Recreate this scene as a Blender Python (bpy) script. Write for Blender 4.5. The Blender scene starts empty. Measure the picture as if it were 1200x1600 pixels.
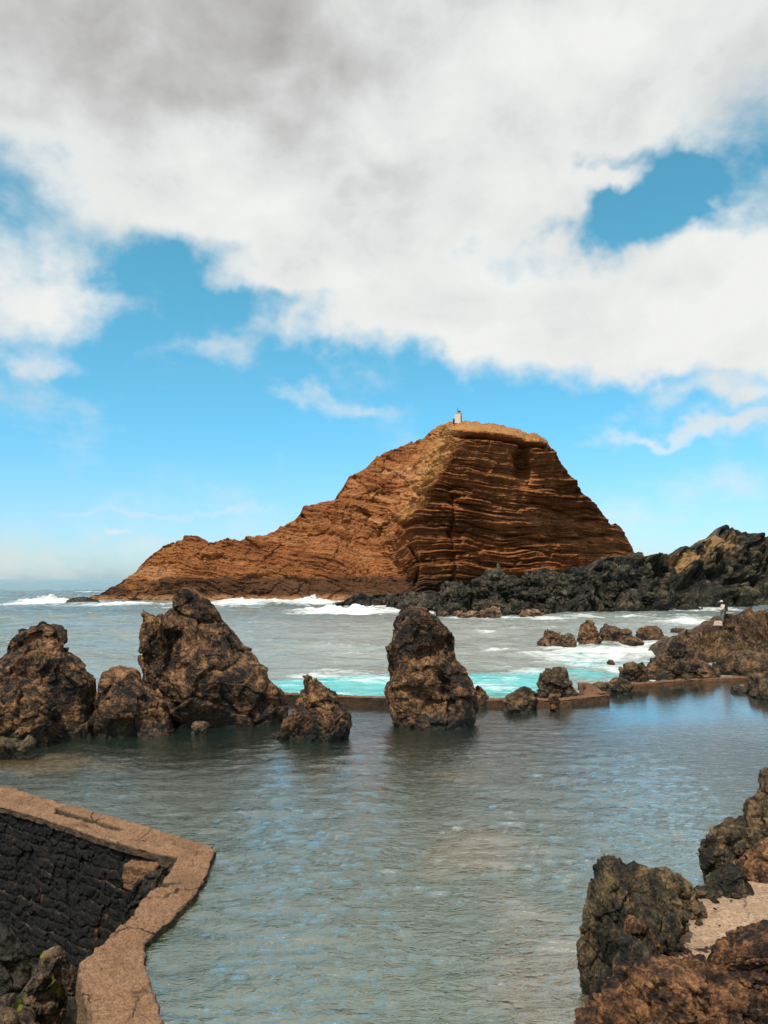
import bpy, math, time
import numpy as np
T0 = time.time()
sc = bpy.context.scene
COL = sc.collection
# ------------------------------------------------------------------ camera geometry
H = 6.0; FPX = 1155.6; PITCH = math.atan(105 / FPX)
SP, CP = math.sin(PITCH), math.cos(PITCH)
def rdir(px, py):
    px = np.asarray(px, float); py = np.asarray(py, float)
    cx = (px - 600) / FPX; cy = (800 - py) / FPX
    return cx, CP - cy * SP, SP + cy * CP
def atY(px, py, Y):
    x, y, z = rdir(px, py)
    return np.stack(np.broadcast_arrays(x / y * Y, Y + 0 * x, H + z / y * Y), -1)
def atZ(px, py, Z=0.0):
    x, y, z = rdir(px, py)
    s = (Z - H) / z
    return np.stack(np.broadcast_arrays(x * s, y * s, Z + 0 * x), -1)
cam_d = bpy.data.cameras.new('camera'); cam = bpy.data.objects.new('camera', cam_d); COL.objects.link(cam)
cam.location = (0, 0, H); cam.rotation_euler = (math.pi / 2 + PITCH, 0, 0)
cam_d.sensor_fit = 'VERTICAL'; cam_d.sensor_height = 36; cam_d.lens = 36 * FPX / 1600
cam_d.clip_start = 0.1; cam_d.clip_end = 100000
sc.camera = cam

# ------------------------------------------------------------------ numpy noise
_G = np.array([[1,1,0],[-1,1,0],[1,-1,0],[-1,-1,0],[1,0,1],[-1,0,1],[1,0,-1],[-1,0,-1],[0,1,1],[0,-1,1],[0,1,-1],[0,-1,-1],[1,1,0],[-1,1,0],[0,-1,1],[0,-1,-1]], np.float32)
def _hash(ix, iy, iz, seed):
    h = (ix.astype(np.uint32) * np.uint32(374761393) + iy.astype(np.uint32) * np.uint32(668265263)
         + iz.astype(np.uint32) * np.uint32(2147483647) + np.uint32(seed * 974711 % 4294967291))
    h = (h ^ (h >> np.uint32(13))) * np.uint32(1274126177)
    h = (h ^ (h >> np.uint32(15))) * np.uint32(2246822519)
    return h ^ (h >> np.uint32(16))
def perlin(P, seed=0):
    sh = P.shape[:-1]; P = P.reshape(-1, 3).astype(np.float32)
    I = np.floor(P).astype(np.int64); F = P - I
    U = F * F * F * (F * (F * 6 - 15) + 10)
    out = np.zeros(len(P), np.float32)
    for dx in (0, 1):
        wx = U[:, 0] if dx else 1 - U[:, 0]
        for dy in (0, 1):
            wy = U[:, 1] if dy else 1 - U[:, 1]
            for dz in (0, 1):
                wz = U[:, 2] if dz else 1 - U[:, 2]
                g = _G[_hash(I[:, 0] + dx, I[:, 1] + dy, I[:, 2] + dz, seed) & 15]
                out += wx * wy * wz * (g[:, 0] * (F[:, 0] - dx) + g[:, 1] * (F[:, 1] - dy) + g[:, 2] * (F[:, 2] - dz))
    return out.reshape(sh)
def fbm(P, oct=4, seed=0, gain=.5, lac=2.03):
    o = 0; a = 1
    for k in range(oct):
        o = o + a * perlin(P * lac ** k + 17.3 * k, seed + k); a *= gain
    return o
def ridged(P, oct=4, seed=0, gain=.5):
    o = 0; a = 1
    for k in range(oct):
        o = o + a * (1 - 2.2 * np.abs(perlin(P * 2.07 ** k + 9.1 * k, seed + k))); a *= gain
    return o - .7 * (1 - gain ** oct) / (1 - gain)
def vnoise(P, seed=0, oct=2):
    return np.stack([fbm(P, oct, seed), fbm(P, oct, seed + 31), fbm(P, oct, seed + 67)], -1)
def facet(P, seed=0, jit=.9):
    """voronoi cells, each with its own tilted plane: chunky broken rock. returns (height, border distance)"""
    sh = P.shape[:-1]; P = P.reshape(-1, 3).astype(np.float32)
    I = np.floor(P).astype(np.int64)
    b1 = np.full(len(P), 9., np.float32); b2 = b1.copy(); val = np.zeros(len(P), np.float32)
    for dx in (-1, 0, 1):
        for dy in (-1, 0, 1):
            for dz in (-1, 0, 1):
                h = _hash(I[:, 0] + dx, I[:, 1] + dy, I[:, 2] + dz, seed)
                r = np.stack([(h & 1023), (h >> np.uint32(10)) & 1023, (h >> np.uint32(20)) & 1023], -1).astype(np.float32) / 1023
                C = I + np.array([dx, dy, dz]) + .5 + (r - .5) * jit
                D = (P - C).astype(np.float32)
                d = np.sqrt((D * D).sum(-1))
                g = r[:, [1, 2, 0]] * 2 - 1
                v = (D * g).sum(-1) * 1.3 + (r[:, 0] - .5) * .5
                m = d < b1
                b2 = np.where(m, b1, np.minimum(b2, d))
                val = np.where(m, v, val); b1 = np.where(m, d, b1)
    return val.reshape(sh), (b2 - b1).reshape(sh)
def sstep(a, b, x):
    t = np.clip((x - a) / (b - a), 0, 1); return t * t * (3 - 2 * t)
def smooth1(a, n):
    k = np.hanning(n + 2)[1:-1]; k /= k.sum()
    return np.convolve(np.pad(a, n // 2, mode='edge'), k, mode='valid')[:len(a)]

# ------------------------------------------------------------------ mesh helpers
def mesh_from(name, V, Fq, mat, attrs=None, smooth=True, parent=None, tris=False):
    V = np.ascontiguousarray(V.reshape(-1, 3), np.float32)
    k = 3 if tris else 4
    Fq = np.ascontiguousarray(Fq.reshape(-1, k), np.int32)
    me = bpy.data.meshes.new(name)
    me.vertices.add(len(V)); me.vertices.foreach_set('co', V.ravel())
    me.loops.add(Fq.size); me.loops.foreach_set('vertex_index', Fq.ravel())
    me.polygons.add(len(Fq)); me.polygons.foreach_set('loop_start', np.arange(len(Fq), dtype=np.int32) * k)
    me.update(calc_edges=True)
    me.polygons.foreach_set('use_smooth', np.full(len(Fq), smooth))
    for a, v in (attrs or {}).items():
        at = me.attributes.new(a, 'FLOAT', 'POINT'); at.data.foreach_set('value', np.ascontiguousarray(v, np.float32).ravel())
    me.materials.append(mat)
    o = bpy.data.objects.new(name, me); COL.objects.link(o)
    if parent is not None: o.parent = parent
    return o
def gfaces(nv, nu, wrap=False):
    i = np.arange(nv - 1)[:, None] * nu; j = np.arange(nu if wrap else nu - 1)[None, :]
    j2 = (j + 1) % nu
    return np.stack([i + j, i + j2, i + nu + j2, i + nu + j], -1).reshape(-1, 4)
def grid_normals(P, wrap=False):
    if wrap:
        du = np.roll(P, -1, 1) - np.roll(P, 1, 1)
    else:
        du = np.gradient(P, axis=1)
    dv = np.gradient(P, axis=0)
    n = np.cross(du, dv); n /= np.linalg.norm(n, axis=-1, keepdims=True) + 1e-9
    return n
def smooth_n(n, k=3):
    for _ in range(k):
        n[1:-1] = (n[:-2] + n[1:-1] * 2 + n[2:]) / 4
        n[:, 1:-1] = (n[:, :-2] + n[:, 1:-1] * 2 + n[:, 2:]) / 4
    return n / (np.linalg.norm(n, axis=-1, keepdims=True) + 1e-9)
def tag(o, label=None, cat=None, group=None, kind=None):
    if label: o['label'] = label
    if cat: o['category'] = cat
    if group: o['group'] = group
    if kind: o['kind'] = kind
    return o
def empty(name, loc, rz=0):
    o = bpy.data.objects.new(name, None); o.location = loc; o.rotation_euler = (0, 0, rz); COL.objects.link(o); return o
def inpoly(x, y, poly):
    inside = np.zeros(np.shape(x), bool); n = len(poly)
    for i in range(n):
        x1, y1 = poly[i][:2]; x2, y2 = poly[(i + 1) % n][:2]
        c = ((y1 > y) != (y2 > y))
        with np.errstate(divide='ignore', invalid='ignore'):
            c &= x < (x2 - x1) * (y - y1) / (y2 - y1 + 1e-12) + x1
        inside ^= c
    return inside

# ------------------------------------------------------------------ node helpers
class NT:
    def __init__(s, tree): s.t = tree; s.n = tree.nodes; s.l = tree.links
    def new(s, typ, **kw):
        nd = s.n.new(typ)
        for k, v in kw.items():
            if k.startswith('i_'):
                key = k[2:]; key = int(key) if key.isdigit() else key.replace('_', ' ')
                s.set(nd.inputs[key], v)
            else: setattr(nd, k, v)
        return nd
    def set(s, inp, v):
        if isinstance(v, bpy.types.NodeSocket): s.l.new(v, inp)
        elif v is not None: inp.default_value = v
    def math(s, op, a, b=None, c=None, clamp=False):
        nd = s.n.new('ShaderNodeMath'); nd.operation = op; nd.use_clamp = clamp
        for i, v in enumerate((a, b, c)): 
            if v is not None: s.set(nd.inputs[i], v)
        return nd.outputs[0]
    def vm(s, op, a, b=None, out=0, scale=None):
        nd = s.n.new('ShaderNodeVectorMath'); nd.operation = op
        s.set(nd.inputs[0], a)
        if b is not None: s.set(nd.inputs[1], b)
        if scale is not None: s.set(nd.inputs[3], scale)
        return nd.outputs[out]
    def noise(s, vec, scale, detail=4, rough=.55, dist=0, out=0):
        nd = s.n.new('ShaderNodeTexNoise'); s.set(nd.inputs['Vector'], vec)
        nd.inputs['Scale'].default_value = scale; nd.inputs['Detail'].default_value = detail
        nd.inputs['Roughness'].default_value = rough; nd.inputs['Distortion'].default_value = dist
        return nd.outputs[out]
    def vor(s, vec, scale, feat='F1', out=0):
        nd = s.n.new('ShaderNodeTexVoronoi'); nd.feature = feat; s.set(nd.inputs['Vector'], vec); nd.inputs['Scale'].default_value = scale
        return nd.outputs[out]
    def mr(s, v, a, b, c=0., d=1., smooth=False):
        nd = s.n.new('ShaderNodeMapRange'); nd.interpolation_type = 'SMOOTHSTEP' if smooth else 'LINEAR'
        s.set(nd.inputs[0], v)
        for i, q in enumerate((a, b, c, d)): nd.inputs[i + 1].default_value = q
        return nd.outputs[0]
    def mix(s, f, a, b, blend='MIX'):
        nd = s.n.new('ShaderNodeMix'); nd.data_type = 'RGBA'; nd.blend_type = blend
        s.set(nd.inputs[0], f)
        for i, v in ((6, a), (7, b)):
            if isinstance(v, tuple) and len(v) == 3: v = v + (1,)
            s.set(nd.inputs[i], v)
        return nd.outputs[2]
    def ramp(s, f, stops):
        nd = s.n.new('ShaderNodeValToRGB'); cr = nd.color_ramp
        while len(cr.elements) < len(stops): cr.elements.new(.5)
        for e, (p, c) in zip(cr.elements, stops): e.position = p; e.color = tuple(c) + (1,)
        s.set(nd.inputs[0], f); return nd.outputs[0]
    def attr(s, name):
        nd = s.n.new('ShaderNodeAttribute'); nd.attribute_name = name; return nd.outputs['Fac']
    def bump(s, h, strength, dist, normal=None):
        nd = s.n.new('ShaderNodeBump'); s.set(nd.inputs['Height'], h)
        nd.inputs['Strength'].default_value = strength; nd.inputs['Distance'].default_value = dist
        if normal is not None: s.l.new(normal, nd.inputs['Normal'])
        return nd.outputs[0]
def newmat(name):
    m = bpy.data.materials.new(name); m.use_nodes = True
    m.node_tree.nodes.clear(); t = NT(m.node_tree)
    out = t.new('ShaderNodeOutputMaterial'); return m, t, out
def principled(t, out, col, rough, normal=None, spec=.4, **kw):
    p = t.new('ShaderNodeBsdfPrincipled'); t.set(p.inputs['Base Color'], col if not (isinstance(col, tuple) and len(col) == 3) else col + (1,))
    t.set(p.inputs['Roughness'], rough); t.set(p.inputs['Specular IOR Level'], spec)
    if normal is not None: t.l.new(normal, p.inputs['Normal'])
    t.l.new(p.outputs[0], out.inputs[0]); return p

def rock_mat(name, dark, mid, light, s=1.0, wet=None, moss=None, bump=1.0, bias=0.0, streak=0.0, grass=None):
    """s = details per metre"""
    m, t, out = newmat(name)
    pos = t.new('ShaderNodeNewGeometry').outputs['Position']
    if streak:
        mp = t.new('ShaderNodeMapping'); t.l.new(pos, mp.inputs[0]); mp.inputs['Scale'].default_value = (1, 1, 1 - streak); pc = mp.outputs[0]
    else: pc = pos
    n1 = t.noise(pc, .55 * s, 6, .62, .6); n2 = t.noise(pc, 3.1 * s, 8, .65, .4); n3 = t.noise(pos, 14 * s, 5, .6)
    f = t.math('ADD', t.math('MULTIPLY', n1, .38), t.math('MULTIPLY', n2, .62))
    f = t.math('ADD', f, bias)
    f = t.math('ADD', f, t.mr(n3, 0, 1, -.17, .17))
    c = t.ramp(f, [(.41, dark), (.48, tuple(.6 * a + .4 * b for a, b in zip(dark, mid))), (.53, mid), (.64, light)])
    if grass is not None:
        ga = t.attr('grass')
        gf = t.mr(t.math('ADD', ga, t.mr(n2, .2, .8, -.35, .35)), .35, .6, 0, 1, True)
        gc = t.mix(t.mr(n3, .3, .7), grass[0], grass[1])
        c = t.mix(gf, c, gc)
    rough = .82
    if wet is not None:
        z = t.new('ShaderNodeSeparateXYZ'); t.l.new(pos, z.inputs[0])
        w = t.mr(t.math('ADD', z.outputs[2], t.mr(n2, .25, .75, -.35, .35)), wet * .35, wet, 1, 0, True)
        c = t.mix(w, c, t.mix(.75, c, (.012, .014, .011)))
        rough = t.mr(w, 0, 1, .85, .38)
    if moss is not None:
        mn = t.noise(pos, 1.3 * s, 5, .6); mf = t.mr(mn, moss[1], moss[1] + .06, 0, 1, True)
        c = t.mix(mf, c, moss[0])
    v = t.vor(t.vm('ADD', pos, t.vm('SCALE', t.noise(pos, 4 * s, 3, .5, 0, 1), scale=.25 / s)), 4.5 * s, 'DISTANCE_TO_EDGE')
    b = t.bump(t.mr(v, 0, .09, 0, 1), .35 * bump, .05 / s)
    b = t.bump(n2, .9 * bump, .22 / s, b)
    b = t.bump(n3, .8 * bump, .06 / s, b)
    b = t.bump(t.noise(pos, 45 * s, 3, .6), .6 * bump, .018 / s, b)
    principled(t, out, c, rough, b, .3)
    return m

M = {}
M['basalt'] = rock_mat('basalt', (.010, .009, .008), (.185, .092, .040), (.40, .215, .10), 1.0, wet=.7, bias=-.03)
M['basalt_grey'] = rock_mat('basalt_grey', (.012, .012, .010), (.105, .065, .034), (.27, .165, .085), 1.4, wet=.35)
M['basalt_warm'] = rock_mat('basalt_warm', (.012, .009, .007), (.19, .085, .034), (.40, .205, .09), 1.5, bias=-.02)
M['basalt_near'] = rock_mat('basalt_near', (.013, .013, .010), (.11, .075, .038), (.29, .175, .085), 1.6, wet=.3, streak=.75, bias=-.02)
M['sea_basalt'] = rock_mat('sea_basalt', (.016, .013, .010), (.17, .09, .045), (.38, .21, .10), .5, wet=.7)
M['headland'] = rock_mat('headland', (.008, .010, .009), (.045, .038, .024), (.19, .14, .08), .22, wet=1.5, bump=1.0, grass=((.24, .125, .045), (.42, .26, .12)))
M['boulder_dark'] = rock_mat('boulder_dark', (.009, .011, .010), (.055, .046, .030), (.18, .135, .085), .45, wet=1.0)
M['boulder_tan'] = rock_mat('boulder_tan', (.07, .04, .025), (.26, .15, .09), (.45, .30, .2), .5)
M['outcrop'] = rock_mat('outcrop', (.011, .010, .009), (.12, .070, .034), (.28, .16, .075), .55, wet=.5)
M['moss_rock'] = rock_mat('moss_rock', (.012, .011, .009), (.13, .080, .045), (.27, .17, .10), 2.0, moss=((.13, .13, .015), .585))

# ------------------------------------------------------------------ rocks from an outline with real width, depth and height
def facet_disp(P, size, seed, amp=1.0, fine=True):
    Q = P / size
    Q = Q + vnoise(Q * 2.5, seed + 5, 3) * .085
    h1, e1 = facet(Q * 2.3, seed); h2, e2 = facet(Q * 5.5 + 3, seed + 1)
    d = .15 * h1 + .075 * h2 - .020 * (1 - sstep(0, .12, e1)) - .012 * (1 - sstep(0, .12, e2))
    d = d + .018 * ridged(Q * 3.5, 5, seed + 2, .55)
    if fine:
        h3, e3 = facet(Q * 14 + 7, seed + 3)
        d = d + .022 * h3 - .004 * (1 - sstep(0, .15, e3)) + .012 * fbm(Q * 24, 3, seed + 9) - .024 * np.clip(fbm(Q * 9, 3, seed + 12, .6) - .12, 0, .5) - .016 * np.clip(fbm(Q * 22, 2, seed + 14) - .1, 0, .5)
    return d * amp * size
def rock(name, label, rows, Y, mat, zbot=-1.2, depth=.75, amp=1.0, seed=1, nz=170, nt=260, cat='rock', group=None, dents=(), lean=0.0, flare=1.06, sq=2.3, parent=None, size=None, furrow=0, knob=0):
    rows = sorted(rows, key=lambda r: r[0])
    L = [atY(r[1], r[0], Y) for r in rows]; R = [atY(r[2], r[0], Y) for r in rows]
    z = np.array([p[2] for p in L]); xl = np.array([p[0] for p in L]); xr = np.array([p[0] for p in R])
    w0 = xr[-1] - xl[-1]; c0 = (xr[-1] + xl[-1]) / 2
    if z[-1] > zbot:
        z = np.append(z, zbot); xl = np.append(xl, c0 - w0 * flare / 2); xr = np.append(xr, c0 + w0 * flare / 2)
    t = np.linspace(0, 1, nz); zz = z[0] + (z[-1] - z[0]) * t
    XL = np.interp(-zz, -z, xl); XR = np.interp(-zz, -z, xr)
    k = max(3, nz // 28); XL = .5 * XL + .5 * smooth1(XL, k); XR = .5 * XR + .5 * smooth1(XR, k)
    W = (XR - XL) / 2; Cx = (XR + XL) / 2
    size = size or math.sqrt((XR.max() - XL.min()) * (z[0] - z[-1]))
    W = np.maximum(W, .07 * size * np.clip(t / .04, 0, 1) ** .5)
    wm = W.max(); T = depth * wm * (W / wm) ** .75
    dome = np.sqrt(np.clip(1 - (1 - np.clip(t / .05, 0, 1)) ** 2, 0, 1))
    th = np.linspace(0, 2 * np.pi, nt, endpoint=False)
    c, s_ = np.cos(th), np.sin(th); rr = (np.abs(c) ** sq + np.abs(s_) ** sq) ** (-1 / sq)
    top = z[0] - zz[0]
    P = np.zeros((nz, nt, 3))
    h = z[0] - z[-1]
    P[..., 0] = Cx[:, None] + (W * np.minimum(1, dome + .0))[:, None] * (c * rr)[None]
    P[..., 1] = Y + T[:, None] * dome[:, None] * (s_ * rr)[None] + lean * (zz[:, None] - zz[-1])
    P[..., 2] = zz[:, None]
    size = size or math.sqrt((XR.max() - XL.min()) * h)
    # low-frequency wobble in depth only, keeps the outline
    Q = P / size
    P[..., 1] += .16 * size * perlin(Q * 1.9 + 5, seed + 40)
    wq = vnoise(P * (2.4 / size) + 3, seed + 77, 3) * .22 * size
    for (dx, dy, r, d) in dents:
        front = s_[None, :] < 0
        x = P[..., 0] + wq[..., 0]; zc = P[..., 2] + wq[..., 1]; C = atY(dx, dy, Y); rm = r * Y / FPX
        g = np.exp(-(((x - C[0]) / rm) ** 2 + ((zc - C[2]) / (rm * 1.8)) ** 2))
        P[..., 1] += d * g * front
    N = smooth_n(grid_normals(P, True), 4)
    N = -N if (N[nz // 2, 0, 0] < 0) else N
    D = facet_disp(P, size, seed, amp * .54)
    if knob:
        K = P + vnoise(P * 2.2, seed + 60, 3) * .15
        D = D + knob * (.16 * np.sqrt(np.clip(facet(K * 1.7, seed + 61)[1], 0, .6)) + .10 * np.sqrt(np.clip(facet(K * 4.4, seed + 62)[1], 0, .6)) + .045 * np.sqrt(np.clip(facet(K * 11, seed + 63)[1], 0, .6)) - .16)
    if furrow: D = D + size * furrow * 1.2 * ridged(np.stack([P[..., 0] * 2.6 + .3 * P[..., 2], P[..., 1] * 2.6, P[..., 2] * .45], -1), 4, seed + 90, .55)
    edge = sstep(0, .05, t)[:, None] * .75 + .25
    P = P + N * (D * edge)[..., None] - N * (.02 * size * amp) 
    top_c = P[0].mean(0); P[0] = top_c + (P[0] - top_c) * .05
    cx, cy = float(Cx[-1]), float(Y)
    org = np.array([cx, cy, max(float(zz[-1]), -.2)])
    o = mesh_from(name, P - org, gfaces(nz, nt, True), mat)
    o.location = org
    if parent: o.parent = parent
    if label: tag(o, label, cat, group)
    return o

# ------------------------------------------------------------------ terrain sheets seen as slopes (island, headland, outcrops)
def slope_sheet(name, px0, px1, nu, nv, ridge, basepy, Yfun, disp, mat, nback=60, attrs=None, back=30., post=None, left_drop=False, jag=0.0, seed=0, backz=-3.):
    u = np.linspace(px0, px1, nu)
    R = np.interp(u, [r[0] for r in ridge], [r[1] for r in ridge]); R = .4 * R + .6 * smooth1(R, 7)
    if jag:
        q = np.stack([u * .05, u * 0, u * 0 + 3.3], -1)
        R = R + jag * fbm(q, 5, seed, .6)
    B = np.interp(u, [b[0] for b in basepy], [b[1] for b in basepy])
    v = np.linspace(0, 1, nv)[:, None]
    PY = B + (R - B) * v; PX = np.broadcast_to(u, PY.shape)
    Y = Yfun(PX, PY, v + 0 * PY)
    P = atY(PX, PY, Y)
    N = smooth_n(grid_normals(P), 6)
    if N[nv // 2, nu // 2, 1] > 0: N = -N
    D, A = disp(P, PX, PY, v + 0 * PY, N)
    P = P + D
    if left_drop:
        q = np.linspace(1, 0, 14)[:-1][None, :, None]; c0 = P[:, :1]
        E = c0 + np.zeros((1, 13, 1)); E[..., 2] = c0[..., 2] + (-1. - c0[..., 2]) * q[..., 0] ** 1.3
        E[..., 0] -= .25 * q[..., 0]; E += .05 * vnoise(E * 3, 2) * (1 - q)
        P = np.concatenate([E, P], 1); A = {k: np.concatenate([np.repeat(a[:, :1], 13, 1), a], 1) for k, a in A.items()}
        u = np.r_[np.full(13, u[0]), u]; nu += 13
    # back side of the hill
    tb = np.linspace(0, 1, nback)[1:, None, None]
    top = P[-1][None]
    Bk = top + np.zeros((nback - 1, 1, 1)); Bk[..., 1] += tb[..., 0] * back
    Bk[..., 2] = top[..., 2] + (backz - top[..., 2]) * (tb[..., 0] ** 1.6)
    Bk[..., 2] += np.sin(tb[..., 0] * np.pi) * 1.2 * fbm(Bk * .12, 3, 5)
    ALL = np.concatenate([P, Bk], 0)
    at = {k: np.concatenate([a, np.repeat(a[-1:], nback - 1, 0)], 0) for k, a in A.items()}
    o = mesh_from(name, ALL, gfaces(nv + nback - 1, nu), mat, at)
    return o, P, u

def groove(PX, PY, pts, w, up=None):
    """soft distance mask to a polyline in picture units of the cliff's face"""
    m = np.full(PX.shape, 1e9)
    for (x1, y1), (x2, y2) in zip(pts[:-1], pts[1:]):
        dx, dy = x2 - x1, y2 - y1; L2 = dx * dx + dy * dy
        t = np.clip(((PX - x1) * dx + (PY - y1) * dy) / L2, 0, 1)
        m = np.minimum(m, np.hypot(PX - x1 - t * dx, PY - y1 - t * dy))
    return np.exp(-(m / w) ** 2)

# ---- island
ridge_I = [(90,948),(108,941),(125,935),(150,930),(170,920),(185,914),(200,902),(212,890),(225,878),(235,868),(250,856),(262,849),(285,846),(290,838),(312,838),(318,850),(330,848),(350,843),(380,842),(400,839),(420,832),(445,822),(462,812),(470,800),(474,790),(500,786),(522,780),(530,768),(545,745),(570,730),(590,712),(620,700),(640,690),(660,682),(675,672),(690,664),(700,660),(715,659),(740,660),(770,662),(800,668),(830,677),(850,684),(856,693),(865,703),(880,725),(900,750),(912,770),(925,783),(940,800),(955,822),(962,817),(970,822),(975,832),(985,850),(995,868),(1010,885),(1040,925),(1060,950)]
base_I = [(90,950),(150,947),(1060,950)]
def xarete(py): return np.interp(py, [655,690,735,785,811,860,900,950], [716,702,672,649,628,628,640,650])
def Y_I(PX, PY, v):
    hgt = np.clip(946 - PY, 0, 400) * .17
    dx = PX - xarete(PY)
    k = sstep(-45, 25, dx)
    yl = 188 + 1.05 * hgt + .02 * np.abs(dx)
    # a gully between the tail and the main slope, and a spur in front
    yl += 6 * np.exp(-((PX - (575 + (PY - 800) * .30)) / 45) ** 2) * sstep(760, 830, PY) * sstep(950, 900, PY)
    yl -= 5 * np.exp(-((PX - 640) / 30) ** 2) * sstep(820, 860, PY)
    cap = np.interp(PX, [690, 716, 760, 800, 856, 1100], [672, 674, 676, 682, 692, 700])
    yc = 188 + .20 * hgt + .055 * np.clip(dx, 0, 999) + 26 * (np.clip(dx, 0, 999) / 300) ** 3
    capk = sstep(0, 22, cap - PY)
    yc = yc + capk * 22
    Y = yl * (1 - k) + yc * k
    return Y
def disp_I(P, PX, PY, v, N):
    dx = PX - xarete(PY); cliff = sstep(-30, 25, dx)
    cap = np.interp(PX, [690, 716, 760, 800, 856, 1100], [672, 674, 676, 682, 692, 700])
    incap = sstep(-2, 4, cap - PY) * cliff
    Q = P * np.array([1, 1, 1.])
    W = fbm(Q * .018, 3, 3) * 5 + fbm(Q * .07, 3, 8) * 1.3
    # strata coordinate: layers dip a little and roll
    s = P[..., 2] + .05 * P[..., 0] + W * (1 - .45 * cliff) + (1 - cliff) * (.12 * (P[..., 0] + 40))
    def layer(f, seed, lat): 
        return perlin(np.stack([P[..., 0] * lat, P[..., 1] * lat, s * f], -1), seed)
    a = layer(.22, 11, .016); b = layer(.55, 12, .028); c = layer(1.35, 13, .045); d = layer(3.1, 14, .08); patch = .55 + .9 * np.clip(fbm(P * .05, 3, 90) + .35, 0, 1)
    sh = lambda x, k: np.tanh(x * k)
    st = .7 * sh(a, 5) + .75 * sh(b, 6) + .75 * sh(c, 5) + .5 * sh(d, 5)
    h1, e1 = facet((P + vnoise(P * .15, 3) * 2.5) * np.array([.13, .13, .2]), 21)
    h2, e2 = facet((P + vnoise(P * .3, 4) * 1.2) * np.array([.4, .4, .7]), 22)
    blocks = 1.6 * h1 + .55 * h2 - .35 * (1 - sstep(0, .15, e1))
    rough = fbm(P * .5, 5, 30, .6) * .8
    gul = ridged(np.stack([P[..., 0] * .07 + P[..., 2] * .03, P[..., 1] * .02, P[..., 2] * .02 + 0 * W], -1), 4, 50, .5)
    D = cliff * (st * .82 * patch + blocks * .50 + rough * .45) + (1 - cliff) * (st * .42 * patch + blocks * .60 + rough * .75 + gul * 1.3)
    D = D * (1 - .75 * incap) * (1 - .6 * sstep(890, 980, PX))
    g = np.zeros_like(D)
    g += 3.4 * groove(PX, PY, [(716, 681), (760, 683), (800, 689), (850, 698)], 3.2)
    g += 1.6 * groove(PX, PY, [(706, 775), (705, 830), (709, 870), (706, 905)], 3.0)
    gg = fbm(P * .12, 3, 77) * 5
    g += 7.5 * np.exp(-(((PX - 820 - gg * 1.6) / 16) ** 2 + ((PY - 722 + gg * 1.6) / 30) ** 2) ** 1.4)
    g += 2.2 * groove(PX, PY, [(700, 765), (715, 758), (735, 764)], 3.5)
    g += 2.4 * groove(PX, PY, [(770, 786), (805, 794), (830, 785), (865, 795), (880, 800)], 4.0)
    g += 2.0 * groove(PX, PY, [(648, 770), (690, 778), (715, 776)], 4.5)
    g += 1.6 * groove(PX, PY, [(735, 822), (800, 838), (850, 846), (900, 842), (945, 836)], 3.0)
    g += 1.6 * groove(PX, PY, [(700, 868), (760, 858), (800, 852), (860, 866)], 3.0)
    g += 1.7 * groove(PX, PY, [(880, 806), (925, 812)], 4.0)
    g += .8 * groove(PX, PY, [(492, 828), (520, 838), (548, 846)], 4.5)
    g += 2.0 * groove(PX, PY, [(615, 815), (632, 822)], 5)
    g += 1.3 * groove(PX, PY, [(380, 905), (430, 898), (480, 912)], 5)
    g += 2.0 * groove(PX, PY, [(640, 855), (655, 880), (648, 915)], 3)
    g = g * 1.1
    off = N * (D * sstep(0, .04, v) * (.35 + .65 * sstep(0, .02, 1 - v)))[..., None]
    off[..., 2] *= .5
    off[..., 1] += g * cliff + g * (1 - cliff) * 1.0
    ar = np.exp(-(dx / 17) ** 2) * sstep(830, 800, PY)
    gr = np.clip(np.maximum(ar * 1.1, incap * .75) + .5 * sstep(-130, -10, dx) * (1 - cliff) * sstep(820, 700, PY), 0, 1)
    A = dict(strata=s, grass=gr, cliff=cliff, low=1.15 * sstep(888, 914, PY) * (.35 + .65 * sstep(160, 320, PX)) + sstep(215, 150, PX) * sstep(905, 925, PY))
    return off, A
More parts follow.
